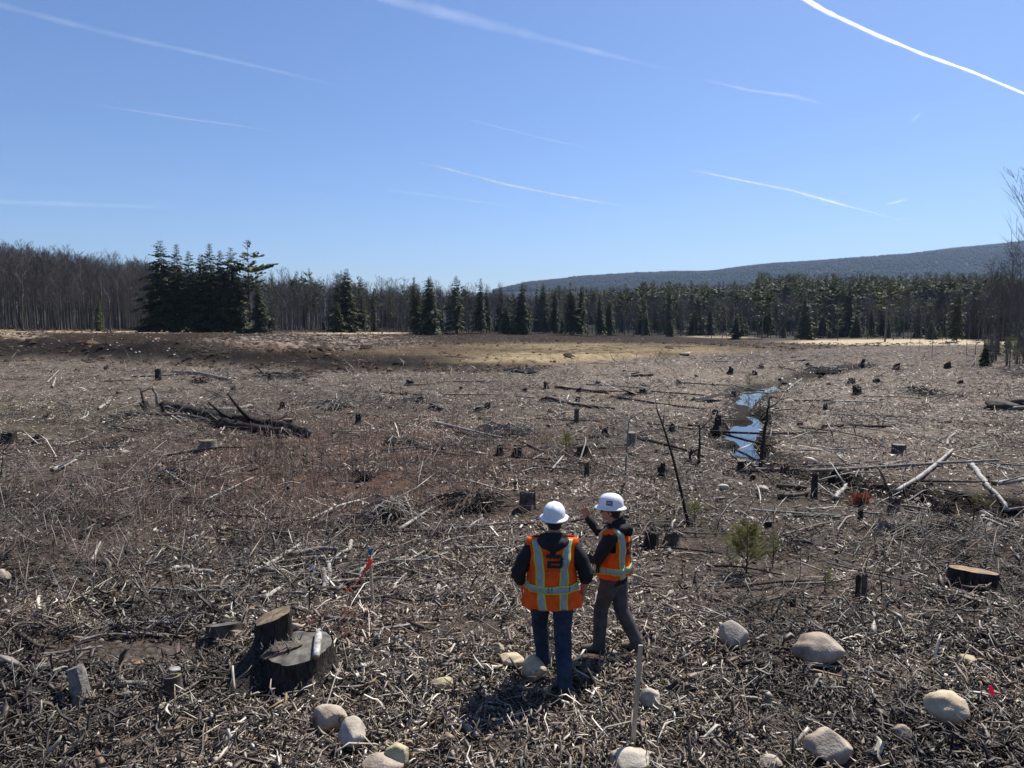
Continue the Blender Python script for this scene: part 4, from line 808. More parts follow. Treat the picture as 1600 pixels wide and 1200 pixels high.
def branch(pix, r, mt, label, group=None, name='branch', taper=.55, lift=None, twigs=0, cat='branch', seed=None):
    random.seed(int(pix[0][0] * 7 + pix[0][1])); P = gpts(pix, (r * .75 + .035 * (r < .06)) if lift is None else lift, True); n = len(P); w_ = r * .22
    P = [p + Vector((random.uniform(-w_, w_), random.uniform(-w_, w_), random.uniform(-w_, w_) * .5)) for p in P]; mb = MB()
    ns = 8 if r > .03 else 5
    mb.tube(P, [r * (1 - (1 - taper) * i / (n - 1)) * random.uniform(.95, 1.05) for i in range(n)], ns if r < .06 else 12, wob=.07 if r < .06 else .20, mi=0, capmi=1)
    for k in range(twigs):
        i = random.randint(1, n - 2); d = (P[i + 1] - P[i]).normalized(); s_ = d.cross(Vector((0, 0, 1))).normalized() * random.choice((-1, 1)); e = (d * .7 + s_ * random.uniform(.4, 1) + Vector((0, 0, random.uniform(0, .6)))).normalized()
        L = random.uniform(4, 11) * r + .1; mb.tube([P[i], P[i] + e * L * .5 + Vector((0, 0, .02)), P[i] + (e + Vector((0, 0, .1))) * L], [r * .45, r * .3, r * .12], 4, mi=0)
    o = obj(name, mb.mesh(name, [M[mt], M['cut_tan' if mt != 'bark_dark' else 'cut_grey']], True)); tag(o, label, cat, group); return o
g_, b_, w_, k_ = 'bark_grey', 'bark_brown', 'wood_pale', 'bark_dark'
BR = [
 ([(386, 906), (425, 886), (470, 856)], .045, w_, 'long pale debarked branch rising to the right at the left end of the brush pile', 3),
 ([(392, 897), (445, 903)], .05, b_, 'short brown log lying under the long pale branch'),
 ([(360, 889), (440, 883), (490, 876), (545, 881), (595, 885), (645, 899), (690, 915), (708, 938)], .026, g_, 'long thin dark branch arching right past the ribboned stake', 3),
 ([(455, 874), (500, 864), (532, 867)], .05, g_, 'grey branch stub crossing behind the white ribbon stake', 1),
 ([(548, 852), (546, 863), (531, 871), (514, 886)], .038, w_, 'crooked pale branch with an upturned end in the brush pile', 1),
 ([(513, 886), (515, 905), (511, 924)], .042, w_, 'curved pale log lying towards the camera in the brush pile'),
 ([(505, 897), (507, 914), (506, 932)], .045, g_, 'darker grey log beside the curved pale one in the brush pile'),
 ([(520, 895), (560, 886), (602, 893)], .06, b_, 'thick brown log lying behind the orange ribbon'),
 ([(484, 925), (520, 930), (572, 924)], .048, b_, 'brown log with a broken pale end below the orange ribbon'),
 ([(600, 881), (660, 880), (700, 868)], .022, w_, 'thin pale stick right of the blue flag'),
 ([(604, 886), (622, 873), (638, 856)], .06, k_, 'dark slanting log right of the blue flag'),
 ([(614, 927), (622, 915), (636, 901)], .022, w_, 'small pale forked stick right of the survey stake', 1),
 ([(686, 922), (682, 938), (691, 951)], .034, w_, 'short bent pale piece below the end of the long arching branch'),
 ([(560, 943), (620, 935), (675, 921)], .022, g_, 'straight grey stick behind the foot of the survey stake'),
 ([(596, 938), (640, 943), (690, 945)], .014, k_, 'thin dark stick right of the foot of the survey stake'),
 ([(375, 945), (415, 937), (432, 930)], .028, w_, 'pale stick above the tall stump'),
 ([(412, 945), (436, 927)], .04, w_, 'short thick pale stick above the tall stump'),
 ([(578, 996), (652, 981)], .026, w_, 'straight smooth pale stick on bare soil below the survey stake'),
 ([(508, 974), (562, 977)], .035, g_, 'grey log lying beyond the brown leaf drift'),
 ([(262, 899), (283, 893), (305, 897), (335, 900)], .06, w_, 'thick weathered silver log with a dark end at the left'),
 ([(255, 973), (300, 970), (330, 968), (345, 975), (374, 974)], .02, w_, 'wavy pale branch above the low grey stump', 1),
 ([(205, 1004), (248, 976), (270, 958)], .013, g_, 'thin grey stick slanting up left of the low grey stump'),
 ([(296, 958), (340, 945), (362, 940)], .022, w_, 'pale stick above the wavy pale branch'),
 ([(352, 908), (345, 925), (365, 938), (388, 947)], .024, g_, 'bent grey branch pointing up left of the brush pile'),
 ([(-10, 1048), (75, 1042)], .055, b_, 'thick brown log at the left edge of the foreground'),
 ([(0, 1064), (60, 1056), (112, 1045)], .034, k_, 'dark branch just below the thick brown log at the left edge', 2),
 ([(-8, 984), (45, 984), (52, 990)], .028, g_, 'smooth grey branch end at the left edge above the logs'),
 ([(30, 998), (60, 1018), (86, 1020)], .03, b_, 'brown branch slanting down right above the thick log at the left'),
 ([(-5, 1048), (30, 1034), (58, 1022)], .02, k_, 'dark stick crossing above the thick log at the left edge'),
 ([(10, 1112), (60, 1092), (96, 1086)], .05, k_, 'charred looking log left of the leaning snag'),
 ([(25, 1120), (85, 1106)], .035, b_, 'brown log end below the charred looking one at the left'),
 ([(150, 1082), (215, 1077), (238, 1084), (252, 1078)], .036, g_, 'wavy grey log between the leaning snag and the small upright stump'),
 ([(186, 1075), (192, 1060), (197, 1045)], .016, w_, 'forked pale twig standing behind the wavy grey log', 1),
 ([(283, 1062), (330, 1050), (375, 1047)], .034, b_, 'brown branch leading from the small stump to the tall one', 1),
 ([(290, 1074), (322, 1060)], .016, w_, 'short pale stick under the branch between the stumps'),
 ([(130, 938), (155, 952)], .028, w_, 'pale stick above left of the puddle'),
 ([(143, 882), (150, 870), (157, 853)], .03, w_, 'short bent pale branch standing in the bramble tangle'),
 ([(120, 1010), (165, 998), (210, 1000)], .02, g_, 'thin branch lying along the bare strip left of the stumps'),
 ([(40, 1035), (110, 1025), (160, 1017)], .022, g_, 'long grey stick right above the thick logs at the left edge', 2),
 ([(438, 1122), (480, 1105), (524, 1084)], .022, b_, 'brown branch crossing in front of the broad low stump'),
 ([(534, 1084), (588, 1080)], .065, k_, 'short thick dark log right of the broad low stump'),
 ([(553, 1062), (582, 1043)], .03, w_, 'pale wood splinter right of the broad low stump'),
 ([(618, 1003), (648, 1027)], .028, w_, 'short pale slanting stick in the chips left of the men'),
 ([(700, 1005), (732, 1021)], .024, w_, 'pale stick above the small oval stone'),
 ([(585, 1064), (612, 1093)], .010, w_, 'thin straight pale twig below the pale slanting stick'),
 ([(608, 1058), (633, 1090)], .010, k_, 'thin straight dark twig beside the pale one'),
 ([(710, 1134), (747, 1160)], .032, 'birch', 'short birch chunk lying at the edge of the shadow'),
 ([(640, 1170), (655, 1150), (664, 1135)], .016, w_, 'pale curved sliver standing left of the birch chunk'),
 ([(1048, 1103), (1075, 1130), (1105, 1155), (1142, 1180)], .024, g_, 'long peeling branch right of the foreground stake'),
 ([(1093, 1117), (1132, 1112)], .03, 'birch', 'short white birch piece right of the foreground stake'),
 ([(1138, 1096), (1180, 1100), (1225, 1111)], .022, w_, 'pale forked branch above the long peeling branch', 1),
 ([(1152, 1087), (1202, 1090)], .024, g_, 'grey stick lying just behind the pale forked one'),
 ([(1055, 1102), (1095, 1116)], .022, b_, 'brown bark strip left of the white birch piece'),
 ([(1220, 1035), (1260, 1046), (1312, 1048)], .014, w_, 'thin pale stick in front of the brown boulder'),
 ([(995, 994), (1020, 1003), (1040, 1014)], .04, k_, 'dark log behind the foreground stake'),
 ([(1163, 959), (1188, 948)], .03, k_, 'short dark chunk above the round pale grey boulder'),
 ([(1108, 917), (1130, 916), (1152, 910)], .018, g_, 'grey stick below the small green pine'),
 ([(1105, 889), (1160, 893), (1222, 904)], .018, k_, 'dark fallen pole under the small green pine'),
 ([(993, 858), (1060, 862), (1128, 870)], .02, k_, 'dark pole lying right of the man in grey trousers'),
 ([(1383, 900), (1395, 893), (1407, 884)], .02, w_, 'small pale curved stick left of the orange topped stump'),
 ([(1245, 940), (1310, 944), (1382, 949)], .012, k_, 'long thin dark stick by the three upright dead stubs'),
 ([(1313, 945), (1312, 968)], .016, w_, 'short pale stick lying towards the brown boulder'),
 ([(1488, 938), (1520, 960), (1560, 1002)], .011, k_, 'thin dark stick slanting below the orange topped stump'),
 ([(1553, 1093), (1574, 1118)], .016, w_, 'pale stick lying just below the pink flag'),
 ([(1130, 1013), (1150, 1030), (1168, 1047)], .010, w_, 'thin twig below the round pale grey boulder'),
 ([(256, 640), (330, 655), (440, 672), (482, 684)], .20, k_, 'longest rotten black log of the big pile at the left', 3),
 ([(335, 664), (400, 676), (452, 682)], .17, k_, 'second rotten black log lying in front of the longest one'),
 ([(198, 650), (290, 653), (337, 663)], .09, b_, 'thin brown log at the left end of the big pile'),
 ([(322, 643), (360, 643), (392, 637)], .11, g_, 'grey bark log lying just behind the big rotten logs'),
 ([(270, 584), (310, 586), (362, 597)], .14, g_, 'grey fallen log far off with a dark root end'),
 ([(256, 645), (282, 655), (293, 657)], .04, w_, 'pale thin branch over the left end of the rotten logs'),
 ([(262, 648), (285, 664)], .035, w_, 'pale stick beside the thin one over the rotten logs'),
 ([(357, 655), (352, 668), (344, 681)], .035, w_, 'pale stick leaning across the middle of the rotten logs'),
 ([(410, 645), (427, 656)], .035, k_, 'small dark stick left of the pale yellow topped stump'),
 ([(680, 663), (720, 673), (787, 688)], .05, w_, 'long pale pole lying above the bramble patch'),
 ([(715, 679), (746, 687)], .04, k_, 'dark short pole under the long pale one'),
 ([(812, 692), (850, 710)], .035, b_, 'thin brown branch right of the two square stumps'),
 ([(832, 722), (849, 712)], .03, w_, 'short pale stick below the thin brown branch'),
 ([(863, 737), (880, 716)], .035, w_, 'pale forked branch above the two men', 2),
 ([(905, 727), (930, 727), (957, 734)], .02, b_, 'thin arching stick right of the pale forked branch'),
 ([(868, 607), (920, 613), (952, 617)], .085, k_, 'upper dark fallen pole left of the stream, far off'),
 ([(853, 624), (900, 635), (962, 641)], .085, k_, 'second dark fallen pole left of the stream, far off'),
 ([(955, 621), (1030, 633), (1100, 641)], .06, k_, 'long dark fallen pole reaching towards the head of the pool'),
 ([(1000, 613), (1060, 617), (1100, 620)], .05, k_, 'thin dark pole behind the long one near the pool'),
 ([(997, 688), (1060, 705), (1100, 718)], .05, k_, 'dark fallen pole left of the hooked sapling', 1),
 ([(1075, 668), (1125, 682), (1205, 701)], .05, k_, 'dark pole slanting across the long pool', 1),
 ([(1110, 679), (1200, 681), (1292, 680)], .04, k_, 'straight thin pole lying level across the long pool'),
 ([(1012, 664), (1080, 673), (1130, 684)], .035, b_, 'thin brown pole ending at the left bank of the pool'),
 ([(1205, 622), (1240, 628), (1302, 627)], .06, k_, 'dark pole with a turned up end right of the upper stream'),
 ([(1230, 612), (1253, 593)], .045, w_, 'pale stick above the head of the pool'),
 ([(1218, 574), (1255, 591)], .05, k_, 'dark pole slanting far beyond the pool'),
 ([(1285, 669), (1330, 668), (1395, 669)], .06, k_, 'dark pole on the open ground right of the long pool'),
 ([(1172, 738), (1300, 741), (1420, 731), (1560, 724)], .05, g_, 'very long straight grey pole crossing above the small pool'),
 ([(1247, 735), (1310, 731), (1378, 724)], .03, g_, 'thinner grey pole just behind the very long one'),
 ([(1376, 731), (1420, 723)], .06, g_, 'short stout log resting by the very long pole'),
 ([(1399, 777), (1445, 745), (1488, 708)], .055, w_, 'white debarked trunk rising to the right from the ditch'),
 ([(1515, 727), (1545, 765), (1574, 804)], .072, w_, 'broad white split log slanting down right beside the ditch'),
 ([(1553, 759), (1605, 751)], .06, w_, 'white branch at the right edge above the ditch', 2),
 ([(1410, 756), (1480, 757), (1556, 758)], .03, k_, 'thin dark pole crossing behind the broad white log'),
 ([(1570, 805), (1605, 799)], .035, g_, 'grey pole lying at the right edge below the broad white log'),
 ([(1532, 806), (1570, 822), (1608, 838)], .045, g_, 'grey branch slanting down to the right edge', 2),
 ([(1538, 815), (1575, 830)], .03, w_, 'pale branch under the grey slanting one at the right edge'),
 ([(1480, 699), (1482, 689), (1492, 680)], .04, w_, 'bent pale branch beyond the white trunk'),
 ([(1216, 780), (1256, 779), (1263, 769)], .05, b_, 'brown log lying left of the tall narrow stump'),
 ([(1214, 763), (1240, 764), (1263, 766)], .06, b_, 'thicker brown log above it left of the small pool'),
 ([(1168, 725), (1190, 742), (1208, 756)], .03, b_, 'brown stick slanting down from the lower stream'),
 ([(1304, 783), (1323, 762)], .06, w_, 'bundle like pale wood at the right end of the small pool', 3),
 ([(1390, 794), (1425, 797), (1462, 803)], .035, g_, 'thin grey pole lying below the ditch'),
 ([(1556, 644), (1605, 641)], .12, g_, 'grey log in front of the long dark boulder at the right'),
 ([(82, 606), (85, 598), (87, 591)], .06, w_, 'short white stick far off in the left field'),
 ([(74, 599), (92, 580)], .04, w_, 'thin pale stick behind the short white one at the left'),
 ([(124, 658), (136, 653), (138, 646)], .04, w_, 'white antler shaped branch in the left field', 3),
 ([(154, 641), (164, 634), (173, 627)], .06, w_, 'white stick right of the antler shaped branch', 1),
 ([(98, 698), (130, 688), (150, 676)], .025, w_, 'thin pale branch leading up to the dark rut at the left'),
 ([(82, 740), (102, 731), (118, 724)], .055, w_, 'stout pale stick below the dark rut at the left', 1),
 ([(478, 822), (530, 796), (580, 783)], .035, w_, 'long pale branch leading up to the round root clump', 2),
 ([(622, 834), (655, 812), (674, 799)], .035, w_, 'pale stick slanting up right of the round root clump'),
 ([(632, 781), (641, 800), (644, 816)], .03, w_, 'pale stick standing against the right side of the root clump'),
 ([(612, 831), (624, 818), (637, 806)], .035, 'bark_brown', 'tan brown stick below the round root clump'),
 ([(688, 854), (715, 845), (785, 838)], .018, w_, 'thin pale stick left of the helmet of the man seen from behind'),
 ([(755, 858), (780, 830), (838, 811)], .02, b_, 'dark branch slanting up to the helmet of the man seen from behind', 2),
 ([(738, 863), (790, 860)], .03, w_, 'pale log beside the left shoulder of the man seen from behind'),
 ([(180, 771), (205, 766), (228, 761)], .02, w_, 'pale stick above the bramble tangle'),
 ([(545, 649), (592, 652)], .03, b_, 'thin stick far off above the round root clump'),
 ([(655, 700), (700, 712), (735, 716)], .03, b_, 'dark stick along the top of the bramble patch'),
]
for e in BR: branch(e[0], e[1], e[2], e[3], twigs=e[4] if len(e) > 4 else 0, name='log' if e[1] > .045 else 'branch', cat='log' if e[1] > .045 else 'branch')
random.seed(33)
def loose(px, py, L, a, r, mt, label, group, tw):
    p = at(px, py); q = []
    for t in (-.5, 0, .5): xx, yy = p.x + math.cos(a) * L * t, p.y + math.sin(a) * L * t + random.uniform(-.08, .08) * L; zz = T1(xx, yy); d_ = pyof(xx, yy, zz); q.append((float(d_[1]), float(d_[0])))
    branch(q, r, mt, label, group, twigs=tw)
for cx, cy, sx, sy, n, lab, gr in ((560, 900, 130, 34, 46, 'stick lying in the brush pile around the survey stake', 'sticks of the brush pile'), (60, 1065, 75, 30, 20, 'stick among the logs at the lower left edge', 'sticks among the lower left logs'), (200, 980, 130, 26, 14, 'thin stick near the puddle and the low grey stump', 'sticks near the puddle'), (700, 830, 110, 26, 22, 'stick among the root heaps left of the white helmets', 'sticks among the root heaps'), (1400, 790, 190, 24, 16, 'stick lying along the ditch at the right', 'sticks along the ditch')):
    for i in range(n):
        px, py = random.gauss(cx, sx * .6), random.gauss(cy, sy * .6); p = at(px, py)
        if polydist(np.array([p.x]), np.array([p.y]))[0][0] < .5: continue
        loose(px, py, random.uniform(.25, 1.3), random.gauss(.25, .7), random.uniform(.008, .024) * (p.y / 9) ** .4, random.choice([g_, w_, w_, b_, k_]), lab, gr, random.choice((0, 0, 1, 2)))
for i in range(110):                                   # the countless further sticks, the larger of them one object each
    px, py = random.uniform(-20, 1620), 560 + 400 * random.random() ** 1.3
    if 780 < px < 1010 and py > 760: continue
    p = at(px, py)
    if polydist(np.array([p.x]), np.array([p.y]))[0][0] < .6 or (px < 700 and py < 585): continue
    L = random.uniform(.5, 2.2) * (p.y / 12) ** .35; a = random.gauss(.0, .7); q = []
    for t in (-.5, 0, .5): xx, yy = p.x + math.cos(a) * L * t, p.y + math.sin(a) * L * t + random.uniform(-.08, .08) * L; zz = T1(xx, yy); d_ = pyof(xx, yy, zz); q.append((float(d_[1]), float(d_[0])))
    branch(q, random.uniform(.010, .022) * (p.y / 8) ** .5, random.choice([g_, w_, b_, k_, g_]), 'loose stick lying among the debris of the clearing', 'loose sticks in the debris', twigs=random.choice((0, 0, 1, 2)))

# birch stick on the broad stump
e = BIGE[0].location; mb = MB(); random.seed(9)
A = Vector((e.x + .15, e.y + .22, e.z + .425)); B = Vector((e.x + .25, e.y - .27, e.z + .385)); mb.tube([A, A.lerp(B, .35), A.lerp(B, .7), B], [.036, .04, .038, .034], 10, wob=.05, capmi=1)
mb.tube([A.lerp(B, .1), A.lerp(B, .1) + Vector((.06, .03, .09))], [.012, .004], 5)
o = obj('birch_stick', mb.mesh('birch_stick', [M['birch'], M['cut_tan']], True)); tag(o, 'short birch stick resting on the cut top of the broad stump', 'branch')
e = BIGE[3].location; o = obj('wood_chip', rock_mesh(81, .062, .05, .018, .05, .3)); o.data.materials.append(M['wood_pale']); o.location = (e.x + .01, e.y + .02, e.z + .285); tag(o, 'flat pale chip lying on top of the small upright stump', 'wood chip')
e = BIGE[0]; me = rock_mesh(83, .20, .17, .07, .35, .5); me.materials.append(M['bark_brown']); o = obj('broken_wood', me, e); o.location = (-.17, -.02, .355)
mb = MB(); random.seed(12)
for k in range(60):
    c = Vector((random.uniform(-.34, -.02), random.uniform(-.17, .14), .36 + random.uniform(0, .05))); d = Vector((random.gauss(0, .5), random.gauss(0, .5), random.uniform(.1, 1))).normalized(); mb.tube([c, c + d * random.uniform(.03, .09)], [.010, .002], 4)
obj('splinters', mb.mesh('splinters', [M['bark_grey']]), e)
# yellow chip on the soil
p = at(215, 1040); o = obj('wood_chip', rock_mesh(82, .07, .04, .015, .05, .5)); o.data.materials.append(M['cut_orange']); o.location = (p.x, p.y, p.z + .04); o.rotation_euler = (.3, .2, .4); tag(o, 'yellow wood chip on the bare strip left of the stumps', 'wood chip')

# ------------------------------------------------------------ standing saplings and poles
def sapling(base, pix, r, mt, label, name='dead_sapling', twigs=4, dy=0.0, cat='sapling'):
    b0 = at(*base); random.seed(int(base[0])); P = [b0 - Vector((0, 0, .08))] + [ray(a, c, b0.y + dy * (k + 1)) for k, (a, c) in enumerate(pix)]; Q = [P[0]]
    for i in range(len(P) - 1):
        for k in range(1, 5): Q.append(P[i].lerp(P[i + 1], k / 4) + Vector((random.uniform(-1, 1), random.uniform(-1, 1), 0)) * r * .3)
    mb = MB(); n = len(Q); mb.tube(Q, [r * (1 - .72 * i / (n - 1)) for i in range(n)], 6)
    for k in range(twigs):
        i = random.randint(n // 3, n - 2); d = Vector((random.uniform(-1, 1), random.uniform(-.6, .6), random.uniform(.2, 1))).normalized(); L = random.uniform(.15, .45) * (b0.y / 12) ** .5
        mb.tube([Q[i], Q[i] + d * L * .5, Q[i] + (d + Vector((0, 0, .2))) * L], [r * .35, r * .25, r * .1], 4)
    o = obj(name, mb.mesh(name, [M[mt]], True)); tag(o, label, cat); return o
sapling((1078, 820), [(1052, 718), (1030, 648), (1025, 637)], .032, k_, 'leaning dead pole with a kinked top above the men', twigs=2, dy=.25)
sapling((977, 742), [(979, 700), (983, 656), (1000, 645), (1014, 637)], .022, g_, 'thin sapling with its pale top bent over to the right')
sapling((1083, 730), [(1092, 722), (1093, 690), (1094, 664)], .05, k_, 'hooked dark sapling with a curved foot', twigs=1)
sapling((1188, 730), [(1193, 690), (1199, 645), (1203, 620)], .055, k_, 'straight dead pole standing at the right bank of the long pool', twigs=3)
sapling((1078, 722), [(1079, 708), (1080, 701)], .06, k_, 'short forked dark stub left of the hooked sapling', twigs=2)
sapling((1396, 782), [(1385, 757), (1371, 730)], .05, b_, 'dead sapling leaning left over the ditch', twigs=1)
sapling((1520, 831), [(1521, 812), (1522, 796)], .022, k_, 'short dark sapling stub below the ditch at the right')
sapling((1378, 930), [(1377, 915), (1373, 897)], .014, k_, 'rightmost of three upright dead sticks right of the small pine', twigs=5)
sapling((483, 968), [(484, 925), (485, 893)], .012, k_, 'thin dark rod standing left of the ribboned survey stake', twigs=0, name='rod', cat='rod')
sapling((246, 634), [(245, 620), (238, 603)], .10, g_, 'grey broken trunk leaning left behind the rotten logs', twigs=1)
sapling((228, 632), [(222, 620), (218, 606)], .09, b_, 'brown slab leaning left beside the grey broken trunk', twigs=1)
sapling((254, 650), [(255, 638), (254, 628)], .09, k_, 'short black post at the left end of the longest rotten log', twigs=0)
sapling((292, 592), [(285, 575), (276, 555)], .02, g_, 'thin pale whip standing above the far grey log', twigs=3)
sapling((0, 745), [(4, 720), (5, 700)], .02, k_, 'thin dark sapling cut by the left edge', twigs=3)
sapling((1066, 905), [(1066, 880), (1063, 862)], .008, b_, 'thin bare whip left of the small green pine', twigs=4)
sapling((1250, 905), [(1251, 870), (1249, 840)], .007, b_, 'thin bare whip right of the small green pine', twigs=4)
sapling((1524, 985), [(1522, 960), (1523, 925)], .008, k_, 'thin bare whip below the orange topped stump', twigs=5)
sapling((552, 748), [(550, 720), (549, 665)], .012, b_, 'tall thin reddish whip in the bramble patch', twigs=8)
sapling((533, 735), [(531, 700), (530, 668)], .010, b_, 'shorter reddish whip left of the tall one in the bramble patch', twigs=8)
sapling((290, 745), [(289, 730), (288, 712)], .012, b_, 'thin whip at the left end of the bramble patch', twigs=6)
sapling((744, 800), [(745, 770), (744, 745)], .008, b_, 'thin reddish whip left of the wide brown stump', twigs=6)
# the hoop of a bent twig
P = [at(1072, 1036), ray(1074, 1008, at(1072, 1036).y), ray(1090, 1001, at(1080, 1030).y), ray(1110, 1003, at(1110, 1025).y), at(1131, 1022)]; mb = MB(); mb.tube(P, [.012, .011, .010, .009, .007], 5)
o = obj('bent_twig', mb.mesh('bent_twig', [M['bark_grey']], True)); tag(o, 'bent pale twig forming a low hoop below the round grey boulder', 'branch')

# ------------------------------------------------------------ stakes, ribbons, flag
M['stake'] = mat('stake_wood', (.34, .25, .17), .75, .3, col2=(.60, .47, .33), vscale=5, stretch=(8, 8, .7), bump=.3, bscale=30)
M['rib_o'] = mat('ribbon_orange', (.95, .10, .03), .45, .4, translucent=.35); M['rib_b'] = mat('ribbon_blue', (.03, .17, .38), .45, .4, translucent=.3)
M['rib_w'] = mat('ribbon_white', (.55, .58, .68), .45, .4, translucent=.2); M['rib_p'] = mat('flag_pink', (.95, .05, .16), .5, .4, translucent=.4)
def ribbon(name, P, wd, mt, parent, th=.0012, tw=0):
    V = []; n = len(P)
    for i, p in enumerate(P):
        t = (P[min(i + 1, n - 1)] - P[max(i - 1, 0)]).normalized(); s_ = t.cross(Vector((0, 1, 0)))
        s_ = (s_.normalized() if s_.length > .01 else Vector((1, 0, 0))); a = tw * i / max(1, n - 1); s_ = (Matrix.Rotation(a, 3, t) @ s_) * wd * .5; nn = t.cross(s_).normalized() * th
        V += [p + s_ + nn, p - s_ + nn, p - s_ - nn, p + s_ - nn]
    Fq = [(4 * i + k, 4 * i + (k + 1) % 4, 4 * i + 4 + (k + 1) % 4, 4 * i + 4 + k) for i in range(n - 1) for k in range(4)] + [(3, 2, 1, 0), (4 * n - 4, 4 * n - 3, 4 * n - 2, 4 * n - 1)]
    me = bpy.data.meshes.new(name); me.from_pydata([tuple(v) for v in V], [], Fq); me.materials.append(M[mt]); return obj(name, me, parent)
def stake(base, top, wd, label, th=.02):
    b0 = at(*base); tp = ray(top[0], top[1], b0.y + .01); e = empty('wooden_stake', (0, 0, 0)); mb = MB(); ax = (tp - b0).normalized(); b1 = b0 - ax * .15; s_ = Vector((1, 0, 0)) * wd / 2; f_ = Vector((0, 1, 0)) * th / 2; V = []
    for k, c in ((.2, b1), (1, b0), (1, b0.lerp(tp, .5) + Vector((.002, 0, 0))), (1, tp - ax * .004), (.86, tp)):
        V += [c - s_ * k - f_ * k, c + s_ * k - f_ * k, c + s_ * k + f_ * k, c - s_ * k + f_ * k]
    mb.add(V, [(4 * i + k, 4 * i + (k + 1) % 4, 4 * i + 4 + (k + 1) % 4, 4 * i + 4 + k) for i in range(4) for k in range(4)] + [(3, 2, 1, 0), (16, 17, 18, 19)])
    e.location = b0; o = obj('post', mb.mesh('stake_post', [M['stake']]), e); o.location = -b0; tag(e, label, 'stake'); return e, b0, tp
e, b0, tp = stake((988, 1173), (1001, 1008), .038, 'bare wooden stake standing in the foreground right of the men')
e, b0, tp = stake((583, 967), (578, 868), .034, 'wooden survey stake wrapped with orange ribbon and a blue tip')
y0 = b0.y - .03
def rel(o, b0): o.location = -b0; return o
P = [ray(a, c, y0 - .02 * i) for i, (a, c) in enumerate([(579, 874), (576, 884), (570, 893), (563, 903), (555, 912), (547, 919), (541, 924)])]; rel(ribbon('orange_ribbon', P, .030, 'rib_o', e, tw=2.5), b0)
P = [ray(a, c, y0 + .01) for a, c in [(580, 876), (573, 884), (569, 894)]]; rel(ribbon('orange_ribbon', P, .02, 'rib_o', e, tw=1), b0)
mb = MB()
for k in range(4): c = ray(578.5, 873 + k * 2.2, b0.y); mb.tube([c, c + Vector((0, 0, -.014))], [.026, .028], 8)
rel(obj('ribbon_wrap', mb.mesh('ribbon_wrap', [M['rib_o']]), e), b0)
mb = MB(); random.seed(4)
for k in range(14):
    c = ray(578.5, 868, b0.y); d = Vector((random.uniform(-.35, .35), random.uniform(-.35, .35), 1)).normalized(); mb.tube([c - Vector((0, 0, .02)), c + d * .06, c + d * .13 + Vector((random.uniform(-.03, .03), 0, random.uniform(-.04, .01)))], [.006, .006, .003], 4)
rel(obj('blue_tip', mb.mesh('blue_tip', [M['rib_b']]), e), b0)
# white and blue ribbon on the thin rod, a thing that hangs from it
bR = at(483, 968); P = [ray(a, c, bR.y - .02) for a, c in [(485, 886), (488, 882), (491, 889), (489, 898), (486, 906)]]; o = ribbon('marker_ribbon', P, .05, 'rib_w', None, tw=2); tag(o, 'white and blue ribbon fluttering from the thin dark rod', 'ribbon')
P0 = at(1560, 1108); e = empty('marker_flag', P0); mb = MB(); q0 = ray(1552, 1093, P0.y) - P0; mb.tube([(0, 0, -.05), q0, q0 + Vector((-.012, 0, .05))], [.003, .003, .003], 5); obj('wire', mb.mesh('flag_wire', [M['rib_w']]), e)
q = [ray(a, c, P0.y - .01) - P0 for a, c in [(1545, 1071), (1550, 1072), (1556, 1087), (1551, 1088), (1546, 1083)]]; me = bpy.data.meshes.new('flag'); V = [v + Vector((0, s_, 0)) for s_ in (0, .004) for v in q]; me.from_pydata([tuple(v) for v in V], [], [(0, 1, 2, 3, 4), (9, 8, 7, 6, 5)] + [(i, (i + 1) % 5, (i + 1) % 5 + 5, i + 5) for i in range(5)]); me.materials.append(M['rib_p'])
obj('flag', me, e); tag(e, 'small bright pink marker flag at the lower right', 'flag')

# ------------------------------------------------------------ low plants, root clumps, bushes
M['pine_soft'] = mat('pine_needles', attr=True, rough=.5, spec=.35, translucent=.4)
def small_pine(px, py, H, W, label, seed, n=26, pal=((.17, .18, .05), (.26, .25, .08), (.13, .14, .04), (.30, .25, .10)), nl=.07, name='young_pine', k=34):
    random.seed(seed); p = at(px, py); e = empty(name, p); n = int(n * 1.4); st = MB(); nd = MB(); st.tube([(0, 0, -.05), (.01, 0, H * .5), (-.01, .01, H)], [.014 * H + .004, .009 * H + .003, .002], 6)
    for i in range(n):
        t = .12 + .86 * (i / n); az = random.uniform(0, 6.28); L = W * (1.05 - t) * random.uniform(.6, 1.1) + .05; el = R(random.uniform(15, 50)); d = Vector((math.cos(az) * math.cos(el), math.sin(az) * math.cos(el), math.sin(el)))
        b0 = Vector((0, 0, H * t)); q = [b0, b0 + d * L * .5, b0 + (d + Vector((0, 0, .15))) * L]; st.tube(q, [.005, .004, .002], 4)
        for j in range(k):
            f = random.uniform(.3, 1.05); c = q[0].lerp(q[2], f); dd = (d * 1.0 + Vector((random.gauss(0, .7), random.gauss(0, .7), random.gauss(.1, .6)))).normalized(); l = nl * random.uniform(.6, 1.3); s_ = dd.orthogonal().normalized() * .0035
            cl = random.choice(pal); nd.add([c - s_, c + s_, c + dd * l], [(0, 1, 2)], cl)
    obj('stem', st.mesh('pine_stem', [M['bark_brown']]), e); obj('needles', nd.mesh('pine_needles', [M['pine_soft']]), e); tag(e, label, 'young pine'); return e
small_pine(1166, 896, .74, .50, 'small yellow green pine seedling in the open ground right of the men', 1, 40, k=70, nl=.10)
small_pine(1207, 886, .52, .14, 'thin little pine close to the right side of the small green pine', 2, 14, k=26)
small_pine(884, 710, .55, .30, 'small yellow green pine tuft above the helmets, in mid distance', 3, 24, nl=.10, k=40)
small_pine(854, 700, .35, .2, 'tiny green pine left of the mid distance pine tuft', 4, 12)
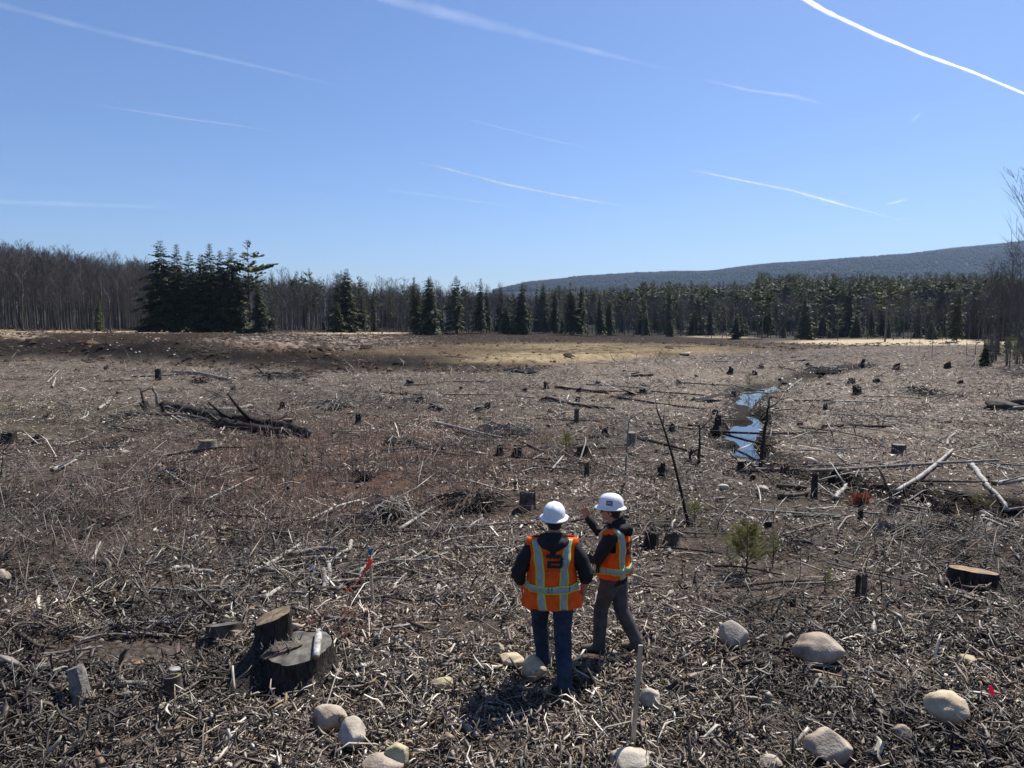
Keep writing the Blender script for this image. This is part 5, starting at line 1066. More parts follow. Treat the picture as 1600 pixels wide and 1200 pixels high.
small_pine(1530, 800, .3, .22, 'small olive pine tuft beside the ditch at the right', 5, 14)
small_pine(1288, 925, .35, .14, 'tiny green seedling among the upright dead stubs', 6, 10, k=20)
small_pine(1085, 815, .32, .3, 'low olive seedling at the foot of the leaning dead pole', 7, 16, k=30)
small_pine(1170, 608, .8, .5, 'straw coloured bush at the head of the long pool', 8, 24, ((.30, .25, .13), (.22, .20, .09), (.36, .30, .18)), .14, name='straw_bush')
small_pine(1345, 789, .34, .34, 'rust red dead conifer bough beside the small pool', 9, 46, ((.28, .06, .025), (.20, .045, .02), (.36, .10, .04)), .08, name='dead_bough', k=60).location.z -= .16
small_pine(1577, 575, 2.2, 1.1, 'yellow green evergreen shrub at the foot of the right edge clump', 10, 40, ((.14, .15, .05), (.19, .19, .07)), .3, name='evergreen_shrub', k=40)
def clump(px, py, w, h, label, seed, n=120, mt='bark_dark', tw=.35, name='root_clump'):
    random.seed(seed); p = at(px, py); s_ = MPX(p); rx, rz_ = w * s_ * .5, h * s_; e = empty(name, p); me = rock_mesh(900 + seed, rx * .8, rx * .6, rz_ * .42, .3, .4); me.materials.append(M[mt]); o = obj('root_mass', me, e); o.location = (0, rx * .4, rz_ * .10)
    mb = MB()
    for i in range(n):
        a = random.uniform(0, 6.28); b_ = random.uniform(0, 1.5); c = Vector((math.cos(a) * math.cos(b_) * rx * .8, math.sin(a) * math.cos(b_) * rx * .7 + rx * .5, math.sin(b_) * rz_ * .7 + .02)); d = (Vector((math.cos(a), math.sin(a), random.uniform(-.3, 1))) + Vector((random.gauss(0, .6), random.gauss(0, .6), random.gauss(0, .5)))).normalized(); L = rx * random.uniform(.3, 1.5) * tw * 2
        L *= random.choice((.6, 1, 1.8)); d.z *= .45; r0 = .007 * (p.y / 8) ** .5 * random.choice((.5, .8, 1.2, 2.6)); mb.tube([c, c + d * L * .5 + Vector((0, 0, .02)), c + d * L - Vector((0, 0, L * .25))], [r0, r0 * .8, r0 * .4], 3)
    obj('roots', mb.mesh('roots', [M['bark_grey' if seed % 2 else 'bark_brown']]), e); tag(e, label, 'root clump'); return e
clump(608, 817, 56, 40, 'round dark root clump standing above the ribboned stake', 1, 200)
clump(742, 800, 90, 30, 'tangled heap of roots and twigs left of the wide brown stump', 2, 260)
clump(622, 695, 46, 20, 'uprooted dark stump with a long root trailing right, above the bramble patch', 3, 40)
clump(1480, 806, 34, 26, 'dark twiggy bush in the ditch at the right', 4, 120)
clump(1405, 838, 60, 16, 'low dark mound of roots below the ditch', 5, 100)
clump(1490, 828, 50, 14, 'low dark mossy mound right of the low dark mound of roots', 6, 60)
clump(280, 750, 34, 20, 'split root clump with a pale broken piece above the bramble patch', 7, 90)
clump(570, 752, 30, 16, 'small dark heap in the bramble patch', 8, 80)
clump(795, 680, 70, 12, 'dark brush heap in the middle of the clearing', 9, 120)
clump(310, 600, 26, 12, 'dark root end of the far grey log', 10, 60)
clump(785, 945, 50, 10, 'low tangle of roots left of the men', 11, 60)
clump(1460, 620, 50, 12, 'dark brush heap left of the long boulder at the right edge', 12, 100)
clump(1300, 583, 50, 10, 'grey brush around the far puddle', 13, 100)
clump(435, 592, 90, 8, 'long low dark brush heap at the foot of the graded bank', 14, 140)
clump(520, 640, 60, 14, 'dark brush heap right of the rotten logs', 15, 120)
clump(1225, 742, 60, 16, 'dark overhung bank with roots at the outlet of the long pool', 16, 120)
clump(820, 583, 60, 10, 'dark earth clods at the foot of the tan bank', 17, 40)
p0 = at(640, 690); branch([(628, 690), (645, 694), (655, 701)], .07, k_, 'trailing root of the uprooted dark stump', name='root', cat='root')

# ------------------------------------------------------------ people
def remesh(parts, voxel, smooth=4, name='m'):
    """parts: closed meshes as (verts, faces); their union as one continuous surface"""
    mb = MB()
    for vs, fs in parts: mb.add(vs, fs)
    me = mb.mesh(name, []); o = bpy.data.objects.new('tmp', me); COL.objects.link(o)
    r = o.modifiers.new('r', 'REMESH'); r.mode = 'VOXEL'; r.voxel_size = voxel; r.use_smooth_shade = True
    if smooth: s_ = o.modifiers.new('s', 'SMOOTH'); s_.factor = .5; s_.iterations = smooth
    dg = bpy.context.evaluated_depsgraph_get(); ev = o.evaluated_get(dg); out = bpy.data.meshes.new_from_object(ev); out.name = name
    bpy.data.objects.remove(o); out.polygons.foreach_set('use_smooth', [True] * len(out.polygons)); return out
def chain(pts, rad, n=14, flat=None):
    """a closed tapered limb with round ends; rad may hold (a, b) pairs: a across, b along the 'flat' axis"""
    pts = [Vector(p) for p in pts]; rad = [(r, r) if not hasattr(r, '__len__') else r for r in rad]
    P, Rr = [], []
    t0 = (pts[0] - pts[1]).normalized(); t1 = (pts[-1] - pts[-2]).normalized()
    for f in (1, .8, .45): P.append(pts[0] + t0 * min(rad[0]) * f); Rr.append(tuple(x * math.sqrt(max(.01, 1 - f * f)) for x in rad[0]))
    P += pts; Rr += rad
    for f in (.45, .8, 1): P.append(pts[-1] + t1 * min(rad[-1]) * f); Rr.append(tuple(x * math.sqrt(max(.01, 1 - f * f)) for x in rad[-1]))
    fx = Vector(flat) if flat is not None else Vector((0, 1, 0)); vs = []
    for i, p in enumerate(P):
        t = (P[min(i + 1, len(P) - 1)] - P[max(i - 1, 0)]).normalized(); b_ = (fx - t * fx.dot(t))
        b_ = b_.normalized() if b_.length > .05 else t.orthogonal().normalized(); a_ = t.cross(b_)
        for k in range(n): c = 2 * math.pi * k / n; vs.append(p + a_ * math.cos(c) * Rr[i][0] + b_ * math.sin(c) * Rr[i][1])
    m_ = len(P); fs = [(i * n + k, i * n + (k + 1) % n, (i + 1) * n + (k + 1) % n, (i + 1) * n + k) for i in range(m_ - 1) for k in range(n)]
    fs += [tuple(reversed(range(n))), tuple((m_ - 1) * n + k for k in range(n))]; return vs, fs
def ell(c, r, n=16, rot=None):
    vs, fs = [], []; m_ = 10
    for i in range(m_ + 1):
        a = math.pi * (i + .001) / (m_ + .002)
        for k in range(n):
            b_ = 2 * math.pi * k / n; v = Vector((math.sin(a) * math.cos(b_) * r[0], math.sin(a) * math.sin(b_) * r[1], math.cos(a) * r[2]))
            if rot is not None: v = rot @ v
            vs.append(Vector(c) + v)
    fs = [(i * n + k, (i + 1) * n + k, (i + 1) * n + (k + 1) % n, i * n + (k + 1) % n) for i in range(m_) for k in range(n)] + [tuple(range(n)), tuple(reversed([m_ * n + k for k in range(n)]))]
    return vs, fs
def hand(wr, d, palm_n, thumb, curl=.5, L=.19, spread=.12):
    """wrist, pointing direction, palm normal, direction of the thumb side"""
    d = Vector(d).normalized(); pn = Vector(palm_n).normalized(); th = Vector(thumb); th = (th - d * th.dot(d)).normalized(); pn = d.cross(th) * (1 if d.cross(th).dot(pn) > 0 else -1); wr = Vector(wr)
    parts = [chain([wr - d * .03, wr + d * .03, wr + d * .085], [(.026, .022), (.036, .017), (.040, .014)], 12, pn)]
    for k, (ln, rr) in enumerate(((.072, .0095), (.082, .0100), (.076, .0095), (.060, .0085))):
        s_ = th * (.030 - .0195 * k); dv = (d + th * spread * (1.5 - k)).normalized(); b0 = wr + d * .07 + s_; q = [b0 - d * .02, b0 + dv * .02]; a = curl * (.5 + .12 * k)
        for j in range(3): dv = (dv * math.cos(a) + pn * math.sin(a)).normalized(); q.append(q[-1] + dv * ln * (.44, .32, .26)[j]); a = curl * .55
        parts.append(chain(q, [rr * 1.05, rr * 1.05, rr, rr * .92, rr * .8], 8, pn))
    b0 = wr + d * .018 + th * .024; q = [b0 - th * .01, b0 + (th * .75 + d * .6).normalized() * .038 + pn * .008, b0 + (th * .55 + d * .85).normalized() * .072 + pn * .014, b0 + (th * .4 + d * 1).normalized() * .098 + pn * .018]
    parts.append(chain(q, [.014, .013, .0115, .0095], 8, pn)); return parts
def setm(me, *ms):
    for m_ in ms: me.materials.append(M[m_])
    return me
M['skin'] = mat('skin', (.38, .20, .14), .55, .4, var=.10, vscale=30, bump=.1, bscale=80)
M['hoodie'] = mat('black_cotton', (.010, .010, .012), .85, .25, col2=(.020, .019, .022), vscale=14, bump=.4, bscale=9)
M['denim'] = mat('dark_denim', (.010, .018, .038), .85, .2, col2=(.034, .050, .080), vscale=9, bump=.3, bscale=14)
M['trouser'] = mat('grey_canvas', (.045, .039, .038), .85, .2, col2=(.10, .088, .085), vscale=8, bump=.3, bscale=14)
M['vest'] = mat('orange_mesh', (.90, .115, .012), .65, .2, var=.25, vscale=7, translucent=.22, bump=.25, bscale=12)
M['lime'] = mat('lime_trim', (.50, .62, .05), .55, .3, var=.15, vscale=20)
M['silver'] = mat('silver_tape', (.28, .31, .33), .45, .5, var=.22, vscale=16)
M['print'] = mat('black_print', (.012, .011, .014), .6, .3); M['print_dim'] = mat('dark_red_print', (.30, .025, .012), .6, .3)
M['hat'] = mat('white_shell', (.74, .75, .77), .35, .5, var=.07, vscale=14); M['hair'] = mat('brown_hair', (.03, .02, .014), .8, .3, bump=.5, bscale=120)
M['boot_b'] = mat('black_boot', (.018, .016, .015), .6, .4, bump=.3, bscale=40); M['boot_t'] = mat('tan_boot', (.09, .065, .042), .7, .3, col2=(.17, .13, .09), vscale=20, bump=.3, bscale=40)
M['glass'] = mat('dark_lens', (.02, .01, .01), .1, .6); M['dev'] = mat('dark_plastic', (.05, .05, .06), .3, .5); M['shirt'] = mat('pale_shirt', (.35, .40, .42), .8, .2)

class Torso:
    """ellipse sections (z, cx, cy, rx, ry) in body space: x to the person's right seen from behind, y forward, z up"""
    def __init__(s, sec, amp=.006, seed=0, pw=2.4): s.sec = sec; s.amp = amp; s.seed = seed; s.pw = pw
    def at(s, z): zz = [q[0] for q in s.sec]; return [float(np.interp(z, zz, [q[i] for q in s.sec])) for i in (1, 2, 3, 4)]
    def pt(s, a, z, off=0):
        cx, cy, rx, ry = s.at(z); c, n = math.cos(a), math.sin(a); k = (abs(c) ** s.pw + abs(n) ** s.pw) ** (-1 / s.pw)
        f = s.amp * (math.sin(a * 5 + z * 9 + s.seed) + .9 * math.sin(a * 9 - z * 23 + s.seed * 2 + math.sin(z * 17)) + .7 * math.sin(z * 31 + a * 3 + math.sin(a * 4)) + (1.6 * math.sin(a * 13 + s.seed) * max(0, 1.25 - z) * 2)) ; rr = k
        return Vector((cx + c * rr * (rx + f + off), cy + n * rr * (ry + f + off), z))
    def ang(s, x, z, front=False):
        """the angle at which the section at z reaches x, on the back or the front"""
        lo, hi = (0, math.pi) if front else (-math.pi, 0); cx, cy, rx, ry = s.at(z)
        u = max(-.98, min(.98, (x - cx) / rx)); a = math.acos(u); 
        for _ in range(6):
            k = (abs(math.cos(a)) ** s.pw + abs(math.sin(a)) ** s.pw) ** (-1 / s.pw); a = math.acos(max(-.999, min(.999, u / k)))
        return a if front else -a
    def shell(s, z0, z1, keep, nz=44, na=96, thick=.006, zt=None):
        vs, fs = [], []; ok_ = {}
        for i in range(nz + 1):
            for k in range(na): a = 2 * math.pi * k / na; z = z0 + (z1 - z0) * i / nz; vs.append(s.pt(a, z)); 
        for i in range(nz):
            for k in range(na):
                a = 2 * math.pi * (k + .5) / na; z = z0 + (z1 - z0) * (i + .5) / nz
                if keep(a if a < math.pi else a - 2 * math.pi, z, s.pt(a, z)): fs.append((i * na + k, i * na + (k + 1) % na, (i + 1) * na + (k + 1) % na, (i + 1) * na + k))
        bm = bmesh.new(); bv = [bm.verts.new(v) for v in vs]
        for f in fs: bm.faces.new([bv[j] for j in f])
        bmesh.ops.delete(bm, geom=[v for v in bm.verts if not v.link_faces], context='VERTS'); bmesh.ops.recalc_face_normals(bm, faces=bm.faces); bmesh.ops.solidify(bm, geom=bm.faces[:], thickness=thick)
        me = bpy.data.meshes.new('shell'); bm.to_mesh(me); bm.free(); me.polygons.foreach_set('use_smooth', [True] * len(me.polygons)); return me
    def strip(s, pathf, w, n=26, off=.006, th=.002, m_=3):
        """a raised tape: pathf(t) -> (x or angle, z) given as angle; w: half width vector function"""
        vs, fs = [], []
        for i in range(n + 1):
            for j in range(m_ + 1):
                a, z = pathf(i / n, (j / m_ * 2 - 1) * w); vs += [s.pt(a, z, off), s.pt(a, z, off - th)]
        r = (m_ + 1) * 2
        for i in range(n):
            for j in range(m_): o = i * r + j * 2; fs += [(o, o + 2, o + r + 2, o + r), (o + 1, o + r + 1, o + r + 3, o + 3)]
            for j in (0, m_): o = i * r + j * 2; fs.append((o, o + r, o + r + 1, o + 1) if j == 0 else (o, o + 1, o + r + 1, o + r))
        for i in (0, n):
            for j in range(m_): o = i * r + j * 2; fs.append((o, o + 1, o + 3, o + 2))
        me = bpy.data.meshes.new('tape'); me.from_pydata([tuple(v) for v in vs], [], fs); me.polygons.foreach_set('use_smooth', [True] * len(fs)); bm = bmesh.new(); bm.from_mesh(me); bmesh.ops.recalc_face_normals(bm, faces=bm.faces); bm.to_mesh(me); bm.free(); return me
    def decal(s, f, x0, z0, w, h, nx, nz, mt, off=.009, front=False):
        vs, fs, ix = [], [], {}
        def V(i, j):
            if (i, j) not in ix: x, z = x0 + w * i / nx, z0 + h * j / nz; ix[i, j] = len(vs); vs.append(s.pt(s.ang(x, z, front), z, off))
            return ix[i, j]
        for i in range(nx):
            for j in range(nz):
                if f((i + .5) / nx, (j + .5) / nz): fs.append((V(i, j), V(i + 1, j), V(i + 1, j + 1), V(i, j + 1)))
        me = bpy.data.meshes.new('decal'); me.from_pydata([tuple(v) for v in vs], [], fs); me.materials.append(M[mt]); return me

def logoB(u, v):                                        # the block letter with a serrated upper stroke
    if v < .52: return u > .12 and not (.34 < u < .80 and .21 < v < .31) and not (u > .84 and v < .16 - (1 - u) * 1.0)
    if v > .56 or u > .78:
        if u > .80: return v < 1.0 - (u - .8) * 1.6 and not (abs(v - .56) < .03 and u > .93)
        t = .63 + .12 * abs(((u * 5.2) % 1) - .5) * 2; return t < v < .98 - .12 * (u < .08) and u > .02
    return u > .78
def letters(u, v):                                      # two short rows of small print, too small to read
    r = int(v * 2); vv = v * 2 - r; k = u * (13 if r else 16); c = int(k); kk = k - c
    if kk > .72 or vv < .22 or vv > .85: return False
    return ((c * 7 + r * 3) % 4 != 0 and kk < .24) or ((c * 5 + r) % 3 == 0 and vv > .70) or ((c + r) % 2 == 0 and .42 < vv < .56) or ((c * 3 + r) % 5 > 1 and kk > .48)

def hardhat(parent, c, yaw, pitch=0, emblem=None, s_=1.0):
    """full brim hard hat: dome, ridge, brim"""
    rot = Matrix.Rotation(yaw, 3, 'Z') @ Matrix.Rotation(pitch, 3, 'X'); n = 48; prof = [(.998, .030), (1.0, .035), (.99, .06), (.95, .095), (.86, .125), (.70, .150), (.48, .166), (.24, .174), (.04, .176)]; rx, ry = .112 * s_, .135 * s_; vs, fs = [], []
    for f, z in prof:
        for k in range(n):
            a = 2 * math.pi * k / n; x, y = math.cos(a) * rx * f, math.sin(a) * ry * f; rg = .007 * math.exp(-(x / .022) ** 2) * (1 if f < .9 else 0) + .004 * math.exp(-((abs(x) - .05) / .012) ** 2) * (1 if .2 < f < .9 else 0)
            vs.append(rot @ Vector((x, y, z * s_ + rg)) + Vector(c))
    fs = [(i * n + k, i * n + (k + 1) % n, (i + 1) * n + (k + 1) % n, (i + 1) * n + k) for i in range(len(prof) - 1) for k in range(n)] + [tuple(range((len(prof) - 1) * n, len(prof) * n))]
    shell = bpy.data.meshes.new('hat_dome'); shell.from_pydata([tuple(v) for v in vs], [], fs); shell.polygons.foreach_set('use_smooth', [True] * len(fs)); shell.materials.append(M['hat'])
    h = obj('hard_hat', shell, parent); vs, fs = [], []
    for f, dz in ((.93, .034), (1.0, .036), (1.12, .028), (1.24, .017), (1.25, .012), (1.23, .011), (1.1, .020), (.93, .028)):
        for k in range(n):
            a = 2 * math.pi * k / n; fr = 1 + (f - 1) * (1.25 if math.sin(a) > 0 else .95) if f > 1 else f; vs.append(rot @ Vector((math.cos(a) * rx * fr, math.sin(a) * ry * fr, dz - .006 * (math.sin(a) > .5) * (f > 1.1))) + Vector(c))
    fs = [(i * n + k, i * n + (k + 1) % n, ((i + 1) % 8) * n + (k + 1) % n, ((i + 1) % 8) * n + k) for i in range(8) for k in range(n)]
    br = bpy.data.meshes.new('hat_brim'); br.from_pydata([tuple(v) for v in vs], [], fs); br.polygons.foreach_set('use_smooth', [True] * len(fs)); br.materials.append(M['hat']); obj('brim', br, h)
    if emblem is not None:                              # dark square with a pale stepped sign, on the side of the shell
        for nm, fn, mt, off in (('emblem', lambda u, v: True, 'print', .0025), ('emblem_sign', lambda u, v: (.18 < u < .82 and .2 < v < .85) and not (.36 < u < .64 and (v < .32 or .55 < v < .68)), 'silver', .0035)):
            vs, fs, N_ = [], [], 12
            for i in range(N_ + 1):
                for j in range(N_ + 1):
                    a = emblem + (i / N_ - .5) * .50; z = .064 + .052 * j / N_; f = float(np.interp(z, [p_[1] for p_ in prof], [p_[0] for p_ in prof])); vs.append(rot @ Vector((math.cos(a) * (rx * f + off), math.sin(a) * (ry * f + off), z)) + Vector(c))
            for i in range(N_):
                for j in range(N_):
                    if fn((i + .5) / N_, (j + .5) / N_): fs.append((i * (N_ + 1) + j, (i + 1) * (N_ + 1) + j, (i + 1) * (N_ + 1) + j + 1, i * (N_ + 1) + j + 1))
            me = bpy.data.meshes.new(nm); me.from_pydata([tuple(v) for v in vs], [], fs); me.materials.append(M[mt]); obj(nm, me, h)
    return h
def head_parts(c, f, nod=0.0):
    """c: centre of the skull, f: unit facing direction"""
    f = Vector(f).normalized(); up = Vector((0, 0, 1)); f = (f - up * nod).normalized(); r = f.cross(up).normalized(); u = r.cross(f); c = Vector(c); rot = Matrix((r, f, u)).transposed()
    P = lambda x, y, z: c + r * x + f * y + u * z
    return [ell(c, (.077, .097, .110), rot=rot), ell(P(0, .030, -.055), (.058, .060, .065), rot=rot), chain([P(0, .088, .02), P(0, .104, -.012), P(0, .108, -.028)], [.009, .012, .014], 8), chain([P(-.022, .088, -.062), P(0, .094, -.062), P(.022, .088, -.062)], [.008, .010, .008], 8),
            ell(P(0, .082, -.094), (.022, .018, .016), rot=rot), ell(P(-.078, -.002, -.012), (.010, .020, .032), rot=rot), ell(P(.078, -.002, -.012), (.010, .020, .032), rot=rot), chain([P(-.05, .078, .025), P(0, .092, .027), P(.05, .078, .025)], [.012, .012, .012], 8)], rot
def boot(an, toe, parent, mt):
    an = Vector(an) + Vector((0, .0, -.0)); d = Vector((toe[0] - an.x, toe[1] - an.y, 0)).normalized(); z0 = an.z - .095
    g = lambda a, z: Vector((an.x + d.x * a, an.y + d.y * a, z0 + z))
    me = remesh([chain([g(0, .16), g(-.005, .10), g(-.015, .06)], [(.046, .050), (.044, .048), (.042, .046)], 14, d), chain([g(-.045, .045), g(.04, .055), (g(.12, .045)), g(.175, .036)], [(.036, .042), (.044, .05), (.047, .04), (.040, .03)], 14, (0, 0, 1))], .009, 3, 'boot'); setm(me, mt); b_ = obj('boot', me, parent)
    mb = MB(); pr = [(-.085, .02), (-.07, .038), (-.02, .040), (.05, .038), (.12, .049), (.18, .044), (.212, .02)]; s_ = Vector((-d.y, d.x, 0)); ring = [g(a, 0) + s_ * w for a, w in pr] + [g(a, 0) - s_ * w for a, w in reversed(pr)]
    mb.add([v + Vector((0, 0, -.004)) for v in ring] + [v + Vector((0, 0, .024)) for v in ring], [tuple(reversed(range(14))), tuple(range(14, 28))] + [(i, (i + 1) % 14, (i + 1) % 14 + 14, i + 14) for i in range(14)]); obj('sole', mb.mesh('boot_sole', [M['boot_b']]), b_)
def leg_parts(hip, kn, an, r=(.112, .078, .062), cuff=.066):
    hip, kn, an = map(Vector, (hip, kn, an)); 
    parts = [chain([hip, hip.lerp(kn, .35), hip.lerp(kn, .75), kn, kn.lerp(an, .3), kn.lerp(an, .75), an + Vector((0, 0, -.03))], [r[0], r[0] * .93, r[1] * 1.05, r[1], r[1] * .96, r[2] * 1.06, cuff], 16)]
    d = (an - kn).normalized()
    for t, q in ((.74, .008), (.84, -.006), (.92, .006)): c = kn.lerp(an, t); parts.append(chain([c + Vector((q, .006, .012)), c + Vector((-q, -.006, -.012))], [cuff * .90] * 2, 12))
    return parts

def person_seen_from_behind():
    gx, gy = .40, 6.80; lf = Vector((.325, 7.06, 0)); rf = Vector((.515, 6.60, 0)); lf.z = T1(lf.x, lf.y) + .09; rf.z = T1(rf.x, rf.y) + .09; gz = (lf.z + rf.z) / 2; O = Vector((gx, gy, gz)); S = lambda v: Vector(v) - Vector((0, 0, 0))
    L = lambda p: Vector((p.x - gx, p.y - gy, p.z - gz))
    lfa, rfa = L(lf) + Vector((0, -.05, .10)), L(rf) + Vector((0, -.05, .10)); lh, rh = Vector((-.10, .02, .93)), Vector((.10, -.01, .93)); lk, rk = Vector((-.115, .19, .52)), Vector((.105, -.04, .50))
    sh_l, sh_r = Vector((-.205, 0, 1.455)), Vector((.205, 0, 1.455)); el_l, el_r = Vector((-.335, -.03, 1.15)), Vector((.335, -.04, 1.15)); wr_l, wr_r = Vector((-.30, .16, .93)), Vector((.315, .06, .90)); hd = Vector((.02, .035, 1.70))
    hp, rot = head_parts(hd, (.05, 1, 0), .18)
    parts = hp + [chain([(0, -.005, 1.42), (.01, .0, 1.52), (.018, .02, 1.62)], [.07, .062, .060]), chain([(0, 0, .92), (0, .01, 1.1), (0, .0, 1.3), (0, -.01, 1.42)], [(.15, .10), (.14, .095), (.16, .10), (.15, .08)]),
        chain([sh_l, el_l, el_l.lerp(wr_l, .5), wr_l], [.05, .044, .042, .029]), chain([sh_r, el_r, el_r.lerp(wr_r, .35), wr_r], [.05, .046, .046, .030]), chain([lh, lk, lfa], [.085, .055, .042]), chain([rh, rk, rfa], [.085, .055, .042])]
    parts += hand(wr_l, (.12, .15, -1), (1, 0, 0), (0, 1, 0), .35) + hand(wr_r, (-.06, .12, -1), (-1, 0, 0), (0, 1, 0), .45)
    e = obj('person', setm(remesh(parts, .0065, 2, 'person_body'), 'skin')); e.location = O; e.scale = (1, 1, .95)
    tag(e, 'man seen from behind in orange vest with printed letter, white hard hat and dark jeans', 'person')
    hr = remesh([ell(hd + Vector((0, -.012, .008)), (.083, .098, .105)), ell(hd + Vector((0, -.045, -.045)), (.070, .055, .045))], .008, 2, 'hair'); obj('hair', setm(hr, 'hair'), e)
    tor = Torso([(.84, 0, .0, .185, .135), (.95, 0, .01, .20, .15), (1.05, 0, .02, .205, .155), (1.2, 0, .01, .21, .145), (1.35, 0, 0, .225, .135), (1.44, 0, -.005, .215, .115), (1.50, 0, -.005, .16, .09), (1.55, .01, 0, .085, .07)])
    sec = lambda z: chain
    tp = []; zs_ = [.80, .86, .95, 1.05, 1.2, 1.35, 1.43, 1.48, 1.52, 1.56]; vs = []
    for z in zs_: vs += [tor.pt(2 * math.pi * k / 28, z) for k in range(28)]
    fs = [(i * 28 + k, i * 28 + (k + 1) % 28, (i + 1) * 28 + (k + 1) % 28, (i + 1) * 28 + k) for i in range(len(zs_) - 1) for k in range(28)] + [tuple(reversed(range(28))), tuple(range((len(zs_) - 1) * 28, len(zs_) * 28))]; tp.append((vs, fs))
    tp += [chain([sh_l + Vector((.03, 0, -.01)), sh_l.lerp(el_l, .5) + Vector((-.01, 0, 0)), el_l, el_l.lerp(wr_l, .45)], [.088, .080, .072, .062]), chain([sh_r + Vector((-.03, 0, -.01)), sh_r.lerp(el_r, .5) + Vector((.01, 0, 0)), el_r, el_r.lerp(wr_r, .18)], [.088, .082, .074, .072]),
           chain([(-.14, -.055, 1.50), (-.08, -.115, 1.50), (0, -.135, 1.475), (.08, -.115, 1.50), (.14, -.055, 1.50)], [.040, .052, .060, .052, .040]), chain([(-.10, -.04, 1.555), (0, -.095, 1.57), (.11, -.04, 1.555)], [.036, .042, .036]), chain([(0, -.15, 1.45), (0, -.155, 1.39)], [.04, .025])]
    for (c, el) in ((el_l, -1), (el_r, 1)): tp += [chain([c + Vector((-.05, -.02, .05)), c + Vector((.05, .0, .035))], [.03, .03]), chain([c + Vector((-.05, 0, -.02)), c + Vector((.05, .01, .0))], [.032, .032])]
    obj('hoodie', setm(remesh(tp, .011, 3, 'hoodie'), 'hoodie'), e)
    jp = leg_parts(lh + Vector((-.01, .0, 0)), lk, lfa, (.118, .086, .070), .076) + leg_parts(rh + Vector((.01, 0, 0)), rk, rfa, (.118, .088, .072), .078) + [chain([(0, .01, .99), (0, 0, .90), (0, 0, .86)], [(.175, .125), (.185, .135), (.16, .12)])]
    obj('jeans', setm(remesh(jp, .011, 3, 'jeans'), 'denim'), e)
    boot(lfa, (lfa.x - .05, lfa.y + 1), e, 'boot_b'); boot(rfa, (rfa.x + .12, rfa.y + 1), e, 'boot_b')
    vt = Torso([(.80, 0, .0, .305, .185), (.90, 0, .01, .285, .180), (1.0, 0, .01, .262, .178), (1.10, 0, .01, .248, .178), (1.2, 0, .005, .242, .170), (1.35, 0, -.005, .243, .158), (1.44, 0, -.01, .246, .140), (1.49, 0, -.01, .252, .112), (1.53, 0, -.01, .245, .070), (1.55, 0, -.01, .225, .035)], .0062, 2)
    vneck = lambda x, z: z > 1.44 and abs(x - .01) < .045 + (z - 1.44) * .85
    keep = lambda a, z, p: not (min(abs(a), math.pi - abs(a)) < .55 and 1.24 < z < 1.475) and not vneck(p.x, z) and not (abs(a - math.pi / 2) < .12 and z < 1.5) and not (min(abs(a), math.pi - abs(a)) < .045 and z < 1.0)
    v = obj('safety_vest', setm(vt.shell(.815, 1.545, keep, 60, 132), 'vest'), e)
    for x0, x1, x2 in ((-.165, -.118, -.100), (.150, .100, .105)):
        def X(t): return float(np.interp(t, [0, .25, .6, 1], [x2, x1, x1 * 1.05, x0]))
        fn = lambda t, w: (vt.ang(X(t) + w, .822 + .712 * t), .822 + .712 * t)
        obj('reflective_stripe', setm(vt.strip(fn, .040, 40, .007), 'lime'), v); obj('silver_tape', setm(vt.strip(fn, .0265, 40, .0095), 'silver'), v)
        ff = lambda t, w: (vt.ang(X(t) + w, .822 + .712 * t, True), .822 + .712 * t)
        obj('reflective_stripe', setm(vt.strip(ff, .040, 30, .007), 'lime'), v)
    hb = lambda t, w: (-math.pi * .995 + t * math.pi * .99, 1.035 + .010 * math.cos(t * 6.28) + w)
    obj('waist_stripe', setm(vt.strip(hb, .041, 60, .011), 'lime'), v); obj('silver_tape', setm(vt.strip(hb, .0265, 60, .0135), 'silver'), v)
    for x in (-.045, -.012, .15): 
        obj('tape_seam', setm(vt.strip(lambda t, w, x=x: (vt.ang(x + w, 1.012 + .056 * t), 1.012 + .056 * t), .003, 4, .015), 'print'), v)
    obj('printed_letter', vt.decal(logoB, -.078, 1.26, .175, .15, 60, 48, 'print'), v); obj('small_print', vt.decal(letters, -.075, 1.215, .165, .036, 96, 24, 'print_dim'), v)
    hardhat(e, hd + Vector((0, -.005, .018)), -.05, .06)
    return e
